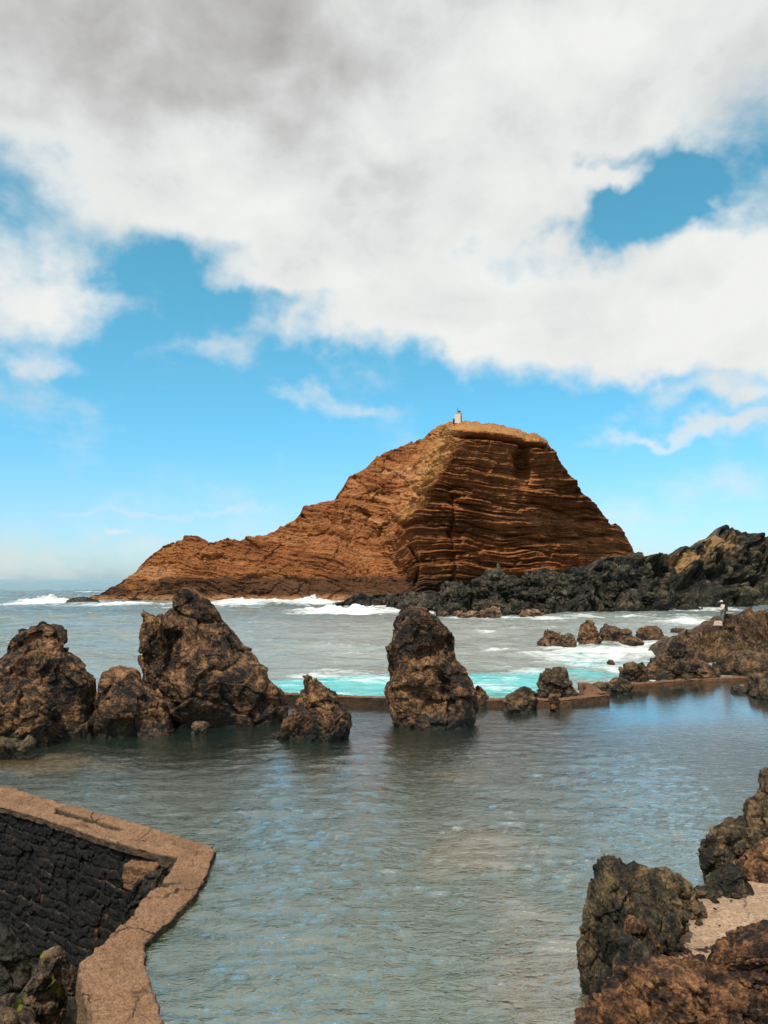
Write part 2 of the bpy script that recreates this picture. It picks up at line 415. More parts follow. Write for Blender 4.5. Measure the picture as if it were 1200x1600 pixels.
def island_mat():
    m, t, out = newmat('layered_tuff')
    pos = t.new('ShaderNodeNewGeometry').outputs['Position']
    s = t.attr('strata'); xyz = t.new('ShaderNodeSeparateXYZ'); t.l.new(pos, xyz.inputs[0])
    cb = t.new('ShaderNodeCombineXYZ'); t.set(cb.inputs[0], t.math('MULTIPLY', xyz.outputs[0], .035)); t.set(cb.inputs[1], t.math('MULTIPLY', xyz.outputs[1], .035)); t.l.new(s, cb.inputs[2])
    l1 = t.noise(cb.outputs[0], .35, 6, .6, .3); l2 = t.noise(cb.outputs[0], 1.6, 5, .6, .2)
    n1 = t.noise(pos, .06, 5, .6, .5); n2 = t.noise(pos, .5, 7, .62, .4); n3 = t.noise(pos, 2.2, 5, .6)
    f = t.math('ADD', t.math('MULTIPLY', l1, .42), t.math('ADD', t.math('MULTIPLY', l2, .42), t.math('MULTIPLY', n2, .16)))
    f = t.math('ADD', f, t.mr(n1, .3, .7, -.06, .06))
    f = t.math('ADD', f, t.math('MULTIPLY', t.math('SUBTRACT', 1.0, t.attr('cliff')), .045))
    c = t.ramp(f, [(.34, (.06, .022, .010)), (.44, (.17, .058, .020)), (.52, (.29, .105, .034)), (.60, (.37, .15, .052)), (.70, (.50, .27, .145))])
    gf = t.mr(t.math('ADD', t.attr('grass'), t.mr(n2, .25, .75, -.3, .3)), .35, .75, 0, .85, True)
    c = t.mix(gf, c, t.mix(n3, (.34, .15, .045), (.56, .29, .10)))
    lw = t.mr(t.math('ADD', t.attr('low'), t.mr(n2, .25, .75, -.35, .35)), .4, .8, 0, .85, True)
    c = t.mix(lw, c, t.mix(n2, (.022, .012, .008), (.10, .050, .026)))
    wl = t.mr(t.math('ADD', xyz.outputs[2], t.mr(n1, .3, .7, -.6, .6)), 1.0, 2.2, 1, 0, True)
    c = t.mix(wl, c, (.36, .18, .085))
    b = t.bump(l2, .8, 1.0); b = t.bump(n2, .9, 1.4, b); b = t.bump(n3, .8, .35, b)
    principled(t, out, c, .9, b, .2)
    return m
M['tuff'] = island_mat()
isl, PI_, uI = slope_sheet('island', 90, 1060, 1150, 470, ridge_I, base_I, Y_I, disp_I, M['tuff'], jag=4.0, seed=7, back=70)
tag(isl, 'tall layered orange brown rock island with a cliff on its right and a long tail to the left', None, None, 'structure')
print('island', time.time() - T0)

# ---- dark headland joining the island from the right
ridge_H = [(520,946),(535,938),(560,930),(575,934),(600,928),(640,926),(690,928),(710,920),(730,915),(750,905),(775,903),(800,898),(830,905),(850,888),(870,895),(895,893),(910,882),(925,890),(940,874),(955,868),(975,866),(995,870),(1005,868),(1012,864),(1030,866),(1050,864),(1070,856),(1085,852),(1100,846),(1112,840),(1122,837),(1126,836),(1128,822),(1134,818),(1140,820),(1146,828),(1152,832),(1160,834),(1170,832),(1182,833),(1190,840),(1200,848),(1250,856),(1400,860)]
base_H = [(520,957),(600,955),(700,972),(800,972),(900,969),(1000,966),(1110,961),(1200,955),(1400,952)]
def Y_H(PX, PY, v):
    bp = np.interp(PX, [b[0] for b in base_H], [b[1] for b in base_H])
    Yb = -atZ(PX, bp + 0 * PY, -.8)[..., 1] * 0 + atZ(PX, bp + 0 * PY, -.8)[..., 1]
    h = (bp - PY) * Yb / FPX
    lean = np.interp(PX, [500, 700, 950, 1050, 1400], [.9, 1.3, 1.5, 1.8, 1.8])
    return Yb + lean * h
def disp_H(P, PX, PY, v, N):
    h1, e1 = facet((P + vnoise(P * .1, 6) * 4) * .16, 61); h2, e2 = facet((P + vnoise(P * .3, 7) * 1.2) * .42, 62); h3, e3 = facet(P * 1.0, 63)
    D = 4.6 * h1 + 1.3 * h2 + .35 * h3 - 1.0 * (1 - sstep(0, .2, e1)) - .5 * (1 - sstep(0, .2, e2)) + 1.1 * ridged(P * .12, 4, 64)
    # slanting ribs
    r = (P[..., 0] * .8 + P[..., 2] * 1.3)
    D += .8 * ridged(np.stack([r * .35, P[..., 1] * .08, (P[..., 2] - P[..., 0] * .6) * .05], -1), 3, 65) * sstep(880, 960, PX)
    D = np.clip(D, -4, 2.6)
    k = np.interp(PX, [520, 700, 900, 1200], [.35, .55, .8, 1])
    fade = sstep(0, .1, v) * (.25 + .75 * sstep(0, .06, 1 - v))
    D = D * k * fade
    off = N * D[..., None]
    def blob(x, y, rx, ry): return np.exp(-(((PX - x) / rx) ** 2 + ((PY - y) / ry) ** 2) ** 2)
    off[..., 1] += 5 * blob(1112, 905, 34, 18) + 4 * blob(1172, 918, 26, 16) + 4 * blob(1035, 890, 28, 16) + 4 * blob(990, 910, 18, 20)
    gr = np.clip(blob(1120, 850, 26, 9) * .9 + .5 * blob(1085, 866, 40, 10) + .5 * blob(1060, 875, 50, 10) + .35 * blob(1150, 860, 25, 10), 0, 1)
    return off, dict(grass=gr)
head, PH, uH = slope_sheet('headland', 520, 1400, 800, 230, ridge_H, base_H, Y_H, disp_H, M['headland'], jag=5.0, seed=9, back=40)
tag(head, 'dark jagged lava headland running from the foot of the island to the right', None, None, 'structure')
print('headland', time.time() - T0)

# ---- mid-ground outcrop on which the fisherman stands
ridge_O = [(1040,1040),(1052,1005),(1067,993),(1087,987),(1110,978),(1122,974),(1133,970),(1150,962),(1167,957),(1183,950),(1200,950),(1230,945),(1300,930),(1400,925)]
base_O = [(1040,1075),(1170,1070),(1200,1082),(1400,1100)]
def Y_O(PX, PY, v):
    bp = np.interp(PX, [b[0] for b in base_O], [b[1] for b in base_O])
    Yb = atZ(PX, bp + 0 * PY, -.3)[..., 1] + 1.2
    return Yb + (bp - PY) * .155
def disp_O(P, PX, PY, v, N):
    h1, e1 = facet((P + vnoise(P * .4, 6) * 1.0) * .42, 71); h2, e2 = facet((P + vnoise(P, 7) * .4) * 1.1, 72); h3, e3 = facet(P * 2.7, 73)
    D = 1.1 * h1 + .5 * h2 + .18 * h3 - .4 * (1 - sstep(0, .2, e1)) - .2 * (1 - sstep(0, .2, e2)) + .22 * ridged(P * .35, 5, 74) + .35 * np.sqrt(np.clip(e1, 0, .6)) + .2 * np.sqrt(np.clip(e2, 0, .6)) - .3
    D = D * sstep(0, .1, v) * (.3 + .7 * sstep(0, .08, 1 - v))
    off = N * D[..., None]
    return off, dict(grass=0 * D)
outc, PO, uO = slope_sheet('rock_outcrop', 1040, 1400, 420, 260, ridge_O, base_O, Y_O, disp_O, M['outcrop'], jag=6, seed=12, back=14)
tag(outc, 'broad dark rock outcrop at the right behind the pool, with the fisherman on its crest', 'rock outcrop')
print('outcrop', time.time() - T0)

# ------------------------------------------------------------------ rocks round the pool
rock('pool_rock', 'dark blocky rock stack at the far left edge, behind the pool', [(972,58,64),(977,50,78),(982,42,95),(990,20,98),(1006,8,108),(1014,6,109),(1026,-4,122),(1040,-20,130),(1054,-40,140),(1066,-60,147),(1100,-80,150),(1135,-90,152)], 29.5, M['basalt'], seed=101, depth=.6, nz=240, nt=340, dents=[(52,1020,24,.7)], size=3.6, amp=.65)
rock('pool_rock', 'low lumpy brown rock at the left edge, in front of the blocky stack', [(1068,0,20),(1078,-20,52),(1092,-50,74),(1110,-70,84),(1130,-80,88),(1146,-90,80)], 27.6, M['basalt'], seed=102, depth=.5, amp=1.1, nz=130, nt=300, size=2.2)
rock('pool_rock', 'small rounded brown rock between the left stack and the biggest rock', [(1040,178,186),(1046,166,202),(1052,159,212),(1064,153,220),(1086,151,238),(1106,149,258),(1126,148,266),(1138,150,268)], 29.6, M['basalt'], seed=103, amp=.75, depth=.8, nz=150, nt=260)
rock('pool_rock', 'biggest rock by the pool, a broad dark shark-fin with a steep left side', [(912,286,292),(916,281,306),(924,276,317),(938,268,336),(948,258,343),(962,246,352),(982,230,362),(1006,224,379),(1024,221,402),(1040,222,422),(1056,225,437),(1078,236,451),(1106,250,455),(1130,260,452)], 32.2, M['basalt'], seed=104, depth=.6, nz=330, nt=460, dents=[(292,1012,17,.7)], size=5.2, amp=.62)
rock('pool_rock', 'thin upright rock blade leaning on the left side of the biggest rock', [(952,221,226),(957,219,234),(966,219,246),(982,217,256),(1010,216,262),(1040,221,262),(1070,232,270),(1100,245,280),(1130,256,290)], 31.0, M['basalt'], seed=114, depth=.9, nz=180, nt=200, amp=.9, size=2.4)
rock('pool_rock', 'small pointed rock in the pool, slanting down to the right', [(1051,475,482),(1055,474,492),(1067,469,504),(1086,466,520),(1106,457,537),(1113,452,544),(1130,441,547),(1145,434,541)], 28.8, M['basalt'], seed=105, depth=.7, nz=190, nt=280, amp=.75, furrow=.02)
rock('pool_rock', 'tall rounded dark rock tower in the middle of the pool edge', [(947,637,652),(952,629,664),(960,622,678),(972,617,690),(990,612,706),(1012,606,712),(1028,604,718),(1040,604,726),(1066,604,741),(1089,606,746),(1116,611,748),(1130,618,745)], 31.6, M['basalt'], seed=106, depth=.8, nz=310, nt=420, dents=[(680,1010,12,.5),(700,1070,14,.5),(640,1070,10,.3)], size=3.6, amp=.65)
rock('pool_rock', 'small slanted rock just right of the tall tower, behind the wall', [(1070,744,748),(1076,742,755),(1084,742,761),(1093,742,764)], 35.5, M['basalt'], seed=107, depth=.9, nz=80, nt=120)
rock('pool_rock', 'dark angular rock standing behind the right end of the far wall', [(1042,866,873),(1048,850,880),(1054,844,884),(1060,842,889),(1070,841,897),(1080,842,907),(1092,842,911)], 37.2, M['basalt_grey'], seed=108, depth=.7, nz=160, nt=240)
for i, (lab, rows, Y, mt) in enumerate([
    ('rounded boulder topping the far wall left of the angular rock', [(1072,816,824),(1078,808,830),(1088,800,836),(1098,796,838)], 35.2, 'basalt'),
    ('low brown boulder tucked under the left side of the angular rock', [(1079,828,836),(1084,824,843),(1092,822,845)], 36.4, 'basalt'),
    ('dark wet boulder at the waterline in front of the far wall', [(1080,800,812),(1088,790,828),(1096,786,832),(1106,786,830)], 34.3, 'basalt_grey'),
    ('tiny brown stone sitting on the edge of the far wall', [(1084,864,869),(1088,860,873),(1094,858,875),(1100,860,874)], 34.6, 'basalt_warm'),
    ('low flat dark rock between the corner of the far wall and the gap', [(1065,932,944),(1069,926,958),(1075,924,962)], 40.5, 'basalt_grey'),
    ('lumpy dark rock at the left end of the thin right wall', [(1058,962,970),(1064,952,982),(1072,948,988),(1080,950,984)], 40.2, 'basalt_grey'),
    ('flat grey slab in the shallows at the far left edge', [(1150,-10,20),(1155,-40,38),(1162,-60,52),(1172,-70,48),(1180,-80,25)], 25.4, 'basalt_near'),
    ('small pale stone breaking the surface in front of the biggest rock', [(1126,308,316),(1129,302,324),(1133,299,328)], 29.6, 'basalt_grey'),
    ('tiny pale stone at the waterline left of the small rounded rock', [(1126,162,170),(1130,159,174)], 29.2, 'basalt_warm'),
    ('flat dark rock in the water under the outcrop, near the right edge', [(1068,1150,1165),(1074,1142,1180),(1082,1140,1186)], 40.5, 'basalt_grey'),
    ('dark pool edge rock cut by the right picture edge', [(1060,1195,1240),(1072,1180,1280),(1088,1176,1300),(1098,1182,1310)], 38.5, 'basalt_grey'),
]):
    rock('pool_rock', lab, rows, Y, M[mt], seed=130 + i, depth=.9 if i != 6 else .4, nz=70, nt=130, zbot=-.9)
print('pool rocks', time.time() - T0)
for i, (lab, rows, Y, mt) in enumerate([
    ('leftmost brown rock of the row in the surf, with a jagged peak', [(982,853,856),(988,850,869),(993,848,875),(1001,841,878),(1011,838,880)], 65, 'sea_basalt'),
    ('dark squat rock in the surf just right of the jagged brown one', [(989,888,894),(993,878,898),(1000,875,901),(1010,874,903)], 64.5, 'basalt_grey'),
    ('tall pointed rock in the surf, sharpest of the row', [(967,919,922),(973,914,927),(980,908,931),(988,905,937),(997,903,939),(1008,900,940)], 66.5, 'sea_basalt'),
    ('dark two-humped rock in the surf right of the pointed one', [(975,944,950),(980,941,958),(986,939,986),(992,938,988),(1003,938,988)], 70, 'basalt_grey'),
    ('low lumpy rock in front of the two-humped rock in the surf', [(993,972,982),(998,970,1000),(1003,968,1007),(1008,968,1006)], 67.5, 'sea_basalt'),
    ('rounded olive rock in the surf left of the outcrop', [(978,1012,1022),(982,1000,1030),(988,996,1035),(998,996,1036)], 74, 'sea_basalt'),
    ('low brown rock touching the left foot of the outcrop in the surf', [(991,1020,1030),(996,1012,1042),(1003,1010,1047)], 70, 'sea_basalt'),
    ('small flat brown rock alone in the water behind the surf', [(981,1058,1066),(984,1050,1072),(988,1048,1074)], 83, 'sea_basalt'),
    ('tiny pale rock awash in the white surf', [(1030,950,955),(1035,948,961)], 52, 'basalt_warm'),
    ('long low reddish rock awash in the grey water right of the tower', [(1014,784,792),(1017,774,794),(1022,766,790)], 60.5, 'sea_basalt'),
    ('pair-like dark rock tip in the grey water far behind the pool', [(984,752,758),(986,748,764),(989,746,765)], 82, 'sea_basalt'),
    ('tiny dark rock tip left of the other tip in grey water', [(984,738,740),(987,736,743)], 82.5, 'sea_basalt'),
    ('dark rounded sea rock showing right behind the top of the tall tower', [(933,634,642),(938,628,650),(946,620,658),(957,618,660)], 138, 'boulder_dark'),
    ('dark rock with a notch at the foot of the island left of the headland', [(929,566,570),(935,548,571),(941,530,572),(947,528,574)], 172, 'boulder_dark'),
    ('long dark ledge at the left tip of the island', [(933,118,130),(937,108,146),(942,104,160)], 186, 'boulder_dark'),
]):
    rock('sea_rock', lab, rows, Y, M[mt], seed=160 + i, depth=.9, nz=70, nt=120, zbot=-.9)
# rocks in front of the outcrop, behind the thin wall
for i, (lab, rows, Y) in enumerate([
    ('rounded brown rock at the left end of the outcrop, behind the thin wall', [(1032,984,992),(1037,977,1000),(1047,972,1008),(1060,972,1014),(1066,972,1016)], 43.5),
    ('ridged brown rock in front of the outcrop, second from its left end', [(1023,1030,1036),(1027,1024,1050),(1034,1016,1062),(1045,1008,1072),(1062,1004,1084)], 44.8),
    ('broad folded brown rock in front of the outcrop above the thin wall', [(1030,1080,1090),(1036,1066,1104),(1046,1058,1118),(1062,1050,1130)], 45.2),
    ('dark hump in front of the outcrop near the right picture edge', [(1016,1160,1180),(1024,1146,1215),(1036,1130,1260),(1056,1120,1300)], 46.5),
    ('pale brown boulder at the upper left foot of the outcrop, by the surf', [(1000,1052,1062),(1006,1044,1070),(1016,1036,1074),(1026,1034,1070)], 53.0),
]):
    rock('outcrop_rock', lab, rows, Y, M['outcrop'], seed=190 + i, depth=.8, nz=120, nt=180, zbot=-.9)

# near right
rock('shore_rock', 'tall furrowed dark grey rock in the water beside the path', [(1339,944,953),(1345,932,970),(1352,926,986),(1361,920,1007),(1375,916,1028),(1395,912,1044),(1415,905,1062),(1436,904,1080),(1452,903,1083),(1466,901,1066),(1484,899,1040),(1510,900,1022),(1540,908,1015),(1575,916,1010)], 11.3, M['basalt_near'], seed=201, depth=.55, nz=330, nt=420, size=1.9, amp=.55, zbot=-.8, furrow=.035)
rock('shore_rock', 'black broken rock wedged behind the tall furrowed rock', [(1361,1036,1048),(1366,1022,1060),(1376,1015,1072),(1390,1012,1084),(1410,1020,1092),(1432,1030,1101)], 12.3, M['basalt_near'], seed=202, depth=.8, nz=150, nt=220, zbot=.3)
rock('shore_rock', 'small flat brown stone beside the path behind the black broken rock', [(1387,1086,1096),(1392,1082,1112),(1400,1082,1118),(1406,1086,1116)], 12.9, M['basalt_near'], seed=203, depth=.8, nz=70, nt=120, zbot=.5)
rock('shore_rock', 'large dark rock rising to the right picture edge behind the path', [(1195,1196,1230),(1214,1188,1290),(1234,1183,1310),(1256,1174,1330),(1276,1157,1330),(1286,1124,1335),(1293,1106,1335),(1309,1092,1335),(1327,1089,1335),(1350,1094,1335),(1387,1100,1335)], 15.2, M['basalt_near'], seed=204, depth=.45, nz=280, nt=420, zbot=-.8, size=2.0, furrow=.025, amp=.8)
rock('shore_rock', 'small pyramid-shaped grey boulder at the back edge of the path', [(1350,1136,1144),(1356,1126,1150),(1368,1116,1160),(1380,1108,1168),(1392,1104,1175),(1398,1106,1174)], 13.2, M['basalt_near'], seed=205, depth=.8, nz=120, nt=180, zbot=.5, amp=.7)
rock('shore_rock', 'rounded orange brown boulder at the right picture edge behind the path', [(1316,1196,1215),(1322,1186,1235),(1334,1174,1260),(1353,1158,1280),(1370,1158,1285),(1386,1168,1285)], 13.8, M['basalt_warm'], seed=206, depth=.6, nz=130, nt=220, zbot=.4, amp=.7)
rock('shore_rock', 'small reddish rock in the hollow in front of the tall furrowed rock', [(1432,982,994),(1440,976,1006),(1456,972,1018),(1470,970,1028),(1486,970,1024),(1500,972,1018)], 10.5, M['basalt_warm'], seed=207, depth=.8, nz=120, nt=180, zbot=.3, amp=1.1)
rock('shore_rock', 'dark low rock below the small reddish one', [(1460,980,990),(1468,970,1004),(1480,964,1016),(1498,960,1026),(1512,958,1030)], 9.9, M['basalt_near'], seed=208, depth=.8, nz=110, nt=180, zbot=.3)

def near_sheet(name, label, ridge, base, Yf, px0, px1, nu, nv, seed, mat, sc_=1.0, back=1.6):
    def disp(P, PX, PY, v, N):
        W = vnoise(P * 2.2, seed, 3) * .22
        h1, e1 = facet((P + W) * 1.5, seed + 1); h2, e2 = facet((P + W) * 4.0, seed + 2); h3, e3 = facet((P + W * .6) * 10, seed + 3)
        D = .10 * h1 + .07 * h2 + .03 * h3 + .13 * np.sqrt(np.clip(e1, 0, .5)) + .085 * np.sqrt(np.clip(e2, 0, .5)) + .035 * np.sqrt(np.clip(e3, 0, .5))
        D = D + .10 * fbm(P * 1.3, 3, seed + 4, .55) + .035 * fbm(P * 6, 4, seed + 6, .65) - .05 * np.clip(ridged(P * 4.5, 3, seed + 8), 0, 1) - .12
        D = D * sc_ * (.3 + .7 * sstep(0, .06, 1 - v))
        return N * D[..., None], dict(grass=0 * D)
    o, P, u = slope_sheet(name, px0, px1, nu, nv, ridge, base, Yf, disp, mat, nback=40, back=back, backz=.2, jag=9, seed=seed, left_drop=True)
    tag(o, label, 'rock outcrop'); return o
rock('shore_rock', 'rough orange brown lava mass in the bottom right corner, spreading down to the water', [(1500,976,992),(1508,968,1026),(1520,964,1100),(1525,957,1160),(1540,948,1200),(1556,933,1220),(1575,920,1230),(1600,903,1240),(1640,884,1250),(1700,850,1260)], 8.5, M['basalt_warm'], seed=301, depth=.5, nz=380, nt=620, zbot=-.6, amp=.8, size=2.0, knob=.7, sq=2.8)
rock('shore_rock', 'rough orange brown lava mass at the right picture edge in front of the path', [(1440,1158,1330),(1446,1150,1360),(1456,1134,1380),(1466,1116,1390),(1478,1104,1395),(1498,1090,1400),(1526,1076,1410),(1580,1052,1420),(1660,1040,1420)], 9.0, M['basalt_warm'], seed=311, depth=.35, nz=340, nt=620, zbot=-.2, amp=.8, size=2.0, knob=.6, sq=2.8)
rock('shore_rock', 'knobbly orange brown lump bridging the two foreground lava masses', [(1510,1040,1070),(1518,1026,1092),(1524,1016,1104),(1560,1006,1116)], 8.2, M['basalt_warm'], seed=316, depth=.8, nz=140, nt=240, zbot=.4, amp=.8, knob=.5, size=.9)
print('near rocks', time.time() - T0)

# ------------------------------------------------------------------ boulders at the cliff foot
def boulder_mesh(seed, n=64, m=96, mat=None, oblong=(1, 1, .8)):
    ph = np.linspace(.0, np.pi, n)[:, None]; th = np.linspace(0, 2 * np.pi, m, endpoint=False)[None]
    P = np.stack([np.sin(ph) * np.cos(th), np.sin(ph) * np.sin(th), np.cos(ph) + 0 * th], -1)
    D = facet_disp(P, 2.0, seed, 1.3)
    P = P * (1 + D - .08)[..., None] * np.array(oblong)
    me = mesh_from('boulder', P, gfaces(n, m, True), mat)
    return me
rng = np.random.default_rng(5)
protos = [boulder_mesh(400 + i, mat=M['boulder_dark'], oblong=(1, .9, .75 + .1 * i)) for i in range(5)]
protos_t = [boulder_mesh(420 + i, mat=M['boulder_tan'], oblong=(1.2, .9, .6 + .1 * i)) for i in range(3)]
gb = 'dark boulders heaped along the foot of the cliff'; gt = 'tan boulders at the waterline below the cliff'
used = set()
def put(protos, px, py, r, lab, grp, Y=None):
    k = int(rng.integers(len(protos))); p = protos[k]
    if p.name in used:
        o = p.copy(); COL.objects.link(o)
    else: o = p; used.add(p.name)
    j = int(np.argmin(np.abs(uH - px)))
    # nearest point on the headland sheet under this pixel
    col = PH[:, j]; zz = col[:, 2]; yy = col[:, 1]
    x, y, z = rdir(px, py); yp = zz * 0 + H + z / y * yy
    i = int(np.argmin(np.abs(zz - yp)))
    if Y is None: Y = yy[i]
    q = atY(px, py, Y)
    o.location = q; s = r; o.scale = (s * rng.uniform(.8, 1.3), s * rng.uniform(.8, 1.2), s * rng.uniform(.8, 1.2))
    o.rotation_euler = (rng.uniform(-.5, .5), rng.uniform(-.5, .5), rng.uniform(0, 6.28))
    tag(o, lab, 'boulder', grp)
for i in range(95):
    px = rng.uniform(700, 1010); top = np.interp(px, [700, 760, 850, 1010], [925, 912, 900, 885])
    py = rng.uniform(top, np.interp(px, [700, 1010], [958, 952])); put(protos, px, py, rng.uniform(.5, 1.7) ** 1.3, 'dark basalt boulder in the heap along the foot of the cliff and headland', gb)
for i in range(26):
    px = rng.uniform(580, 700); py = rng.uniform(938, 947); put(protos, px, py, rng.uniform(.7, 1.6), 'low black boulder awash along the foot of the island between the surf and the heap', 'black boulders at the foot of the island')
for i in range(48):
    px = rng.normal(775, 42); py = rng.uniform(948, 963) if px > 735 else rng.uniform(953, 962); put(protos_t, px, py, rng.uniform(.5, 1.25), 'pale tan boulder at the waterline in front of the dark heap', gt, Y=float(atZ(px, min(py + 6, 968), 0)[1]))
print('boulders', time.time() - T0)

# ------------------------------------------------------------------ concrete
def concrete_mat(name, a, b, stain, s=1.0, rough=.9):
    m, t, out = newmat(name)
    pos = t.new('ShaderNodeNewGeometry').outputs['Position']
    n1 = t.noise(pos, .9 * s, 6, .6, .4); n2 = t.noise(pos, 7 * s, 6, .65); n3 = t.noise(pos, 26 * s, 4, .75); v = t.vor(pos, 24 * s)
    c = t.mix(t.mr(n1, .35, .65), a, b)
    c = t.mix(t.mr(n2, .35, .75, .0, .8), c, tuple(x * .72 for x in b))
    c = t.mix(t.mr(n3, .46, .62, 0, .85), c, stain)
    c = t.mix(t.mr(t.noise(pos, 2.2 * s, 5, .7, 1.2), .58, .66, 0, .7, True), c, stain)
    ck = t.vor(t.vm('ADD', pos, t.vm('SCALE', t.noise(pos, 1.5, 4, .6, 0, 1), scale=.5)), .55, 'DISTANCE_TO_EDGE')
    ckf = t.math('MULTIPLY', t.mr(ck, .006, .016, 1, 0), t.mr(n1, .42, .55)); c = t.mix(ckf, c, (.035, .02, .012))
    damp = t.mr(t.noise(pos, .8, 5, .65, .8), .50, .62, 0, .55, True); c = t.mix(damp, c, tuple(x * .55 for x in b))
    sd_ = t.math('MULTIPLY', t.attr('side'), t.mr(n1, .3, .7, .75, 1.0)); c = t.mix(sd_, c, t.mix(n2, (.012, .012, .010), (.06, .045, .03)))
    b1 = t.bump(n2, .6, .05 / s); b1 = t.bump(v, .7, .025 / s, b1); b1 = t.bump(n3, 1.0, .03 / s, b1)
    principled(t, out, c, rough, b1, .25)
    return m
M['concrete'] = concrete_mat('weathered_concrete', (.37, .215, .125), (.27, .15, .083), (.11, .058, .032))
M['concrete_far'] = concrete_mat('far_concrete', (.30, .15, .075), (.20, .10, .05), (.07, .04, .025), .6)
M['path'] = concrete_mat('path_concrete', (.52, .355, .24), (.43, .285, .185), (.24, .15, .095), .8)

def wall_loft(name, outer, inner, ztop, zo, zi, mat, parent=None, step=.05, across=34, groove_rng=None, rough=.012, seed=5, convert=True, inner_side=1., outer_side=1.):
    """concrete wall: outer and inner edge lines matched point by point; zo/zi bottom heights"""
    if convert:
        O = np.array([atZ(x, y, ztop) for x, y in outer]); I = np.array([atZ(x, y, ztop) for x, y in inner])
    else: O, I = np.array(outer, float), np.array(inner, float)
    mid = (O + I) / 2; L = np.r_[0, np.cumsum(np.linalg.norm(np.diff(mid, axis=0), axis=1))]
    n = max(8, int(L[-1] / step)); s = np.sort(np.unique(np.r_[np.linspace(0, L[-1], n), L]))
    Oi = np.stack([np.interp(s, L, O[:, k]) for k in range(3)], -1); Ii = np.stack([np.interp(s, L, I[:, k]) for k in range(3)], -1)
    px = np.interp(s, L, [p[0] for p in outer])
    zi_ = np.interp(s, L, zi) if np.ndim(zi) else np.full(len(s), zi)
    d = (Ii - Oi); wd = np.linalg.norm(d, axis=1, keepdims=True); dn = d / wd
    a = np.linspace(0, 1, across); r = .03
    rows = []; groove_shade = []
    for q in 1 - (1 - np.linspace(0, 1, 9)[:-1]) ** 3: rows.append(Oi * [1, 1, 0] + np.array([0, 0, 1.]) * (zo + (ztop - r - zo) * q))
    for t_ in a:
        w = t_; e = np.minimum(w * wd[:, 0], (1 - w) * wd[:, 0])
        drop = np.where(e < r, r - np.sqrt(np.maximum(0, r * r - (r - e) ** 2)), 0)
        p = Oi + d * w; p[:, 2] = ztop - drop
        if groove_rng:
            x0, x1, w0, w1, dp = groove_rng
            g = sstep(x0, x0 + 6, px) * sstep(x1, x1 - 1.5, px) * sstep(w0 - .03, w0 + .03, w + 0 * px) * sstep(w1 + .03, w1 - .03, w + 0 * px + (px - x0) / (x1 - x0) * .12)
            p[:, 2] -= dp * g; groove_shade.append(g)
        rows.append(p)
    for q in np.linspace(0, 1, 24)[1:]:
        p = Ii.copy(); p[:, 2] = (ztop - r) + (zi_ - ztop + r) * q; rows.append(p)
    P = np.stack(rows, 0)
    N = smooth_n(grid_normals(P), 1)
    if N[8 + across // 2, len(s) // 2, 2] < 0: N = -N
    D = rough * fbm(P * 6, 4, seed, .6) * 1.6 + rough * 1.8 * fbm(P * 1.1, 3, seed + 3)
    P = P + N * D[..., None]
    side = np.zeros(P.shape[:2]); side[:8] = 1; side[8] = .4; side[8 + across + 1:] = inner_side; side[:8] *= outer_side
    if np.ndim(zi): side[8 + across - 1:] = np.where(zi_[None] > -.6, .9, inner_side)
    if groove_shade: print('groove', float(np.stack(groove_shade).max()), np.stack(groove_shade).sum())
    if groove_shade: side[8:8 + across] = np.maximum(side[8:8 + across], np.clip(np.stack(groove_shade) * 3, 0, .95))  # groove darkened too: its shade is painted into the concrete colour
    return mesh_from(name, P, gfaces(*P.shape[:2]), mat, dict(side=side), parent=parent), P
o_px = [(-500,1088),(-60,1211),(0,1227),(60,1244),(117,1260),(190,1280),(285,1309),(332,1322),(336,1327),(326,1358),(310,1390),(269,1434),(222,1475),(234,1532),(253,1600),(290,1730)]
i_px = [(-500,1110),(-60,1242),(0,1260),(50,1273),(95,1288),(165,1312),(245,1333),(279,1340),(279,1343),(262,1366),(247,1384),(190,1444),(124,1508),(122,1530),(142,1600),(180,1730)]
ZT = .15
wall_e = empty('pool_wall', atZ(300, 1330, 0)); wall_e.location = tuple(atZ(300, 1330, 0))
tag(wall_e, 'bent weathered concrete wall with walkable top and a dark masonry side at the lower left', 'wall')
zi = [.0] * 6 + [-.02, -.3, -1.5] + [-3.2] * 7
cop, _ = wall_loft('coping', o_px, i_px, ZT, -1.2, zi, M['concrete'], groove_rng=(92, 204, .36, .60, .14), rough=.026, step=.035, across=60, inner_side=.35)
def reparent(o, e):
    o.parent = e; o.matrix_parent_inverse.identity()
    o.location = tuple(np.array(o.location) - np.array(e.location))
reparent(cop, wall_e)
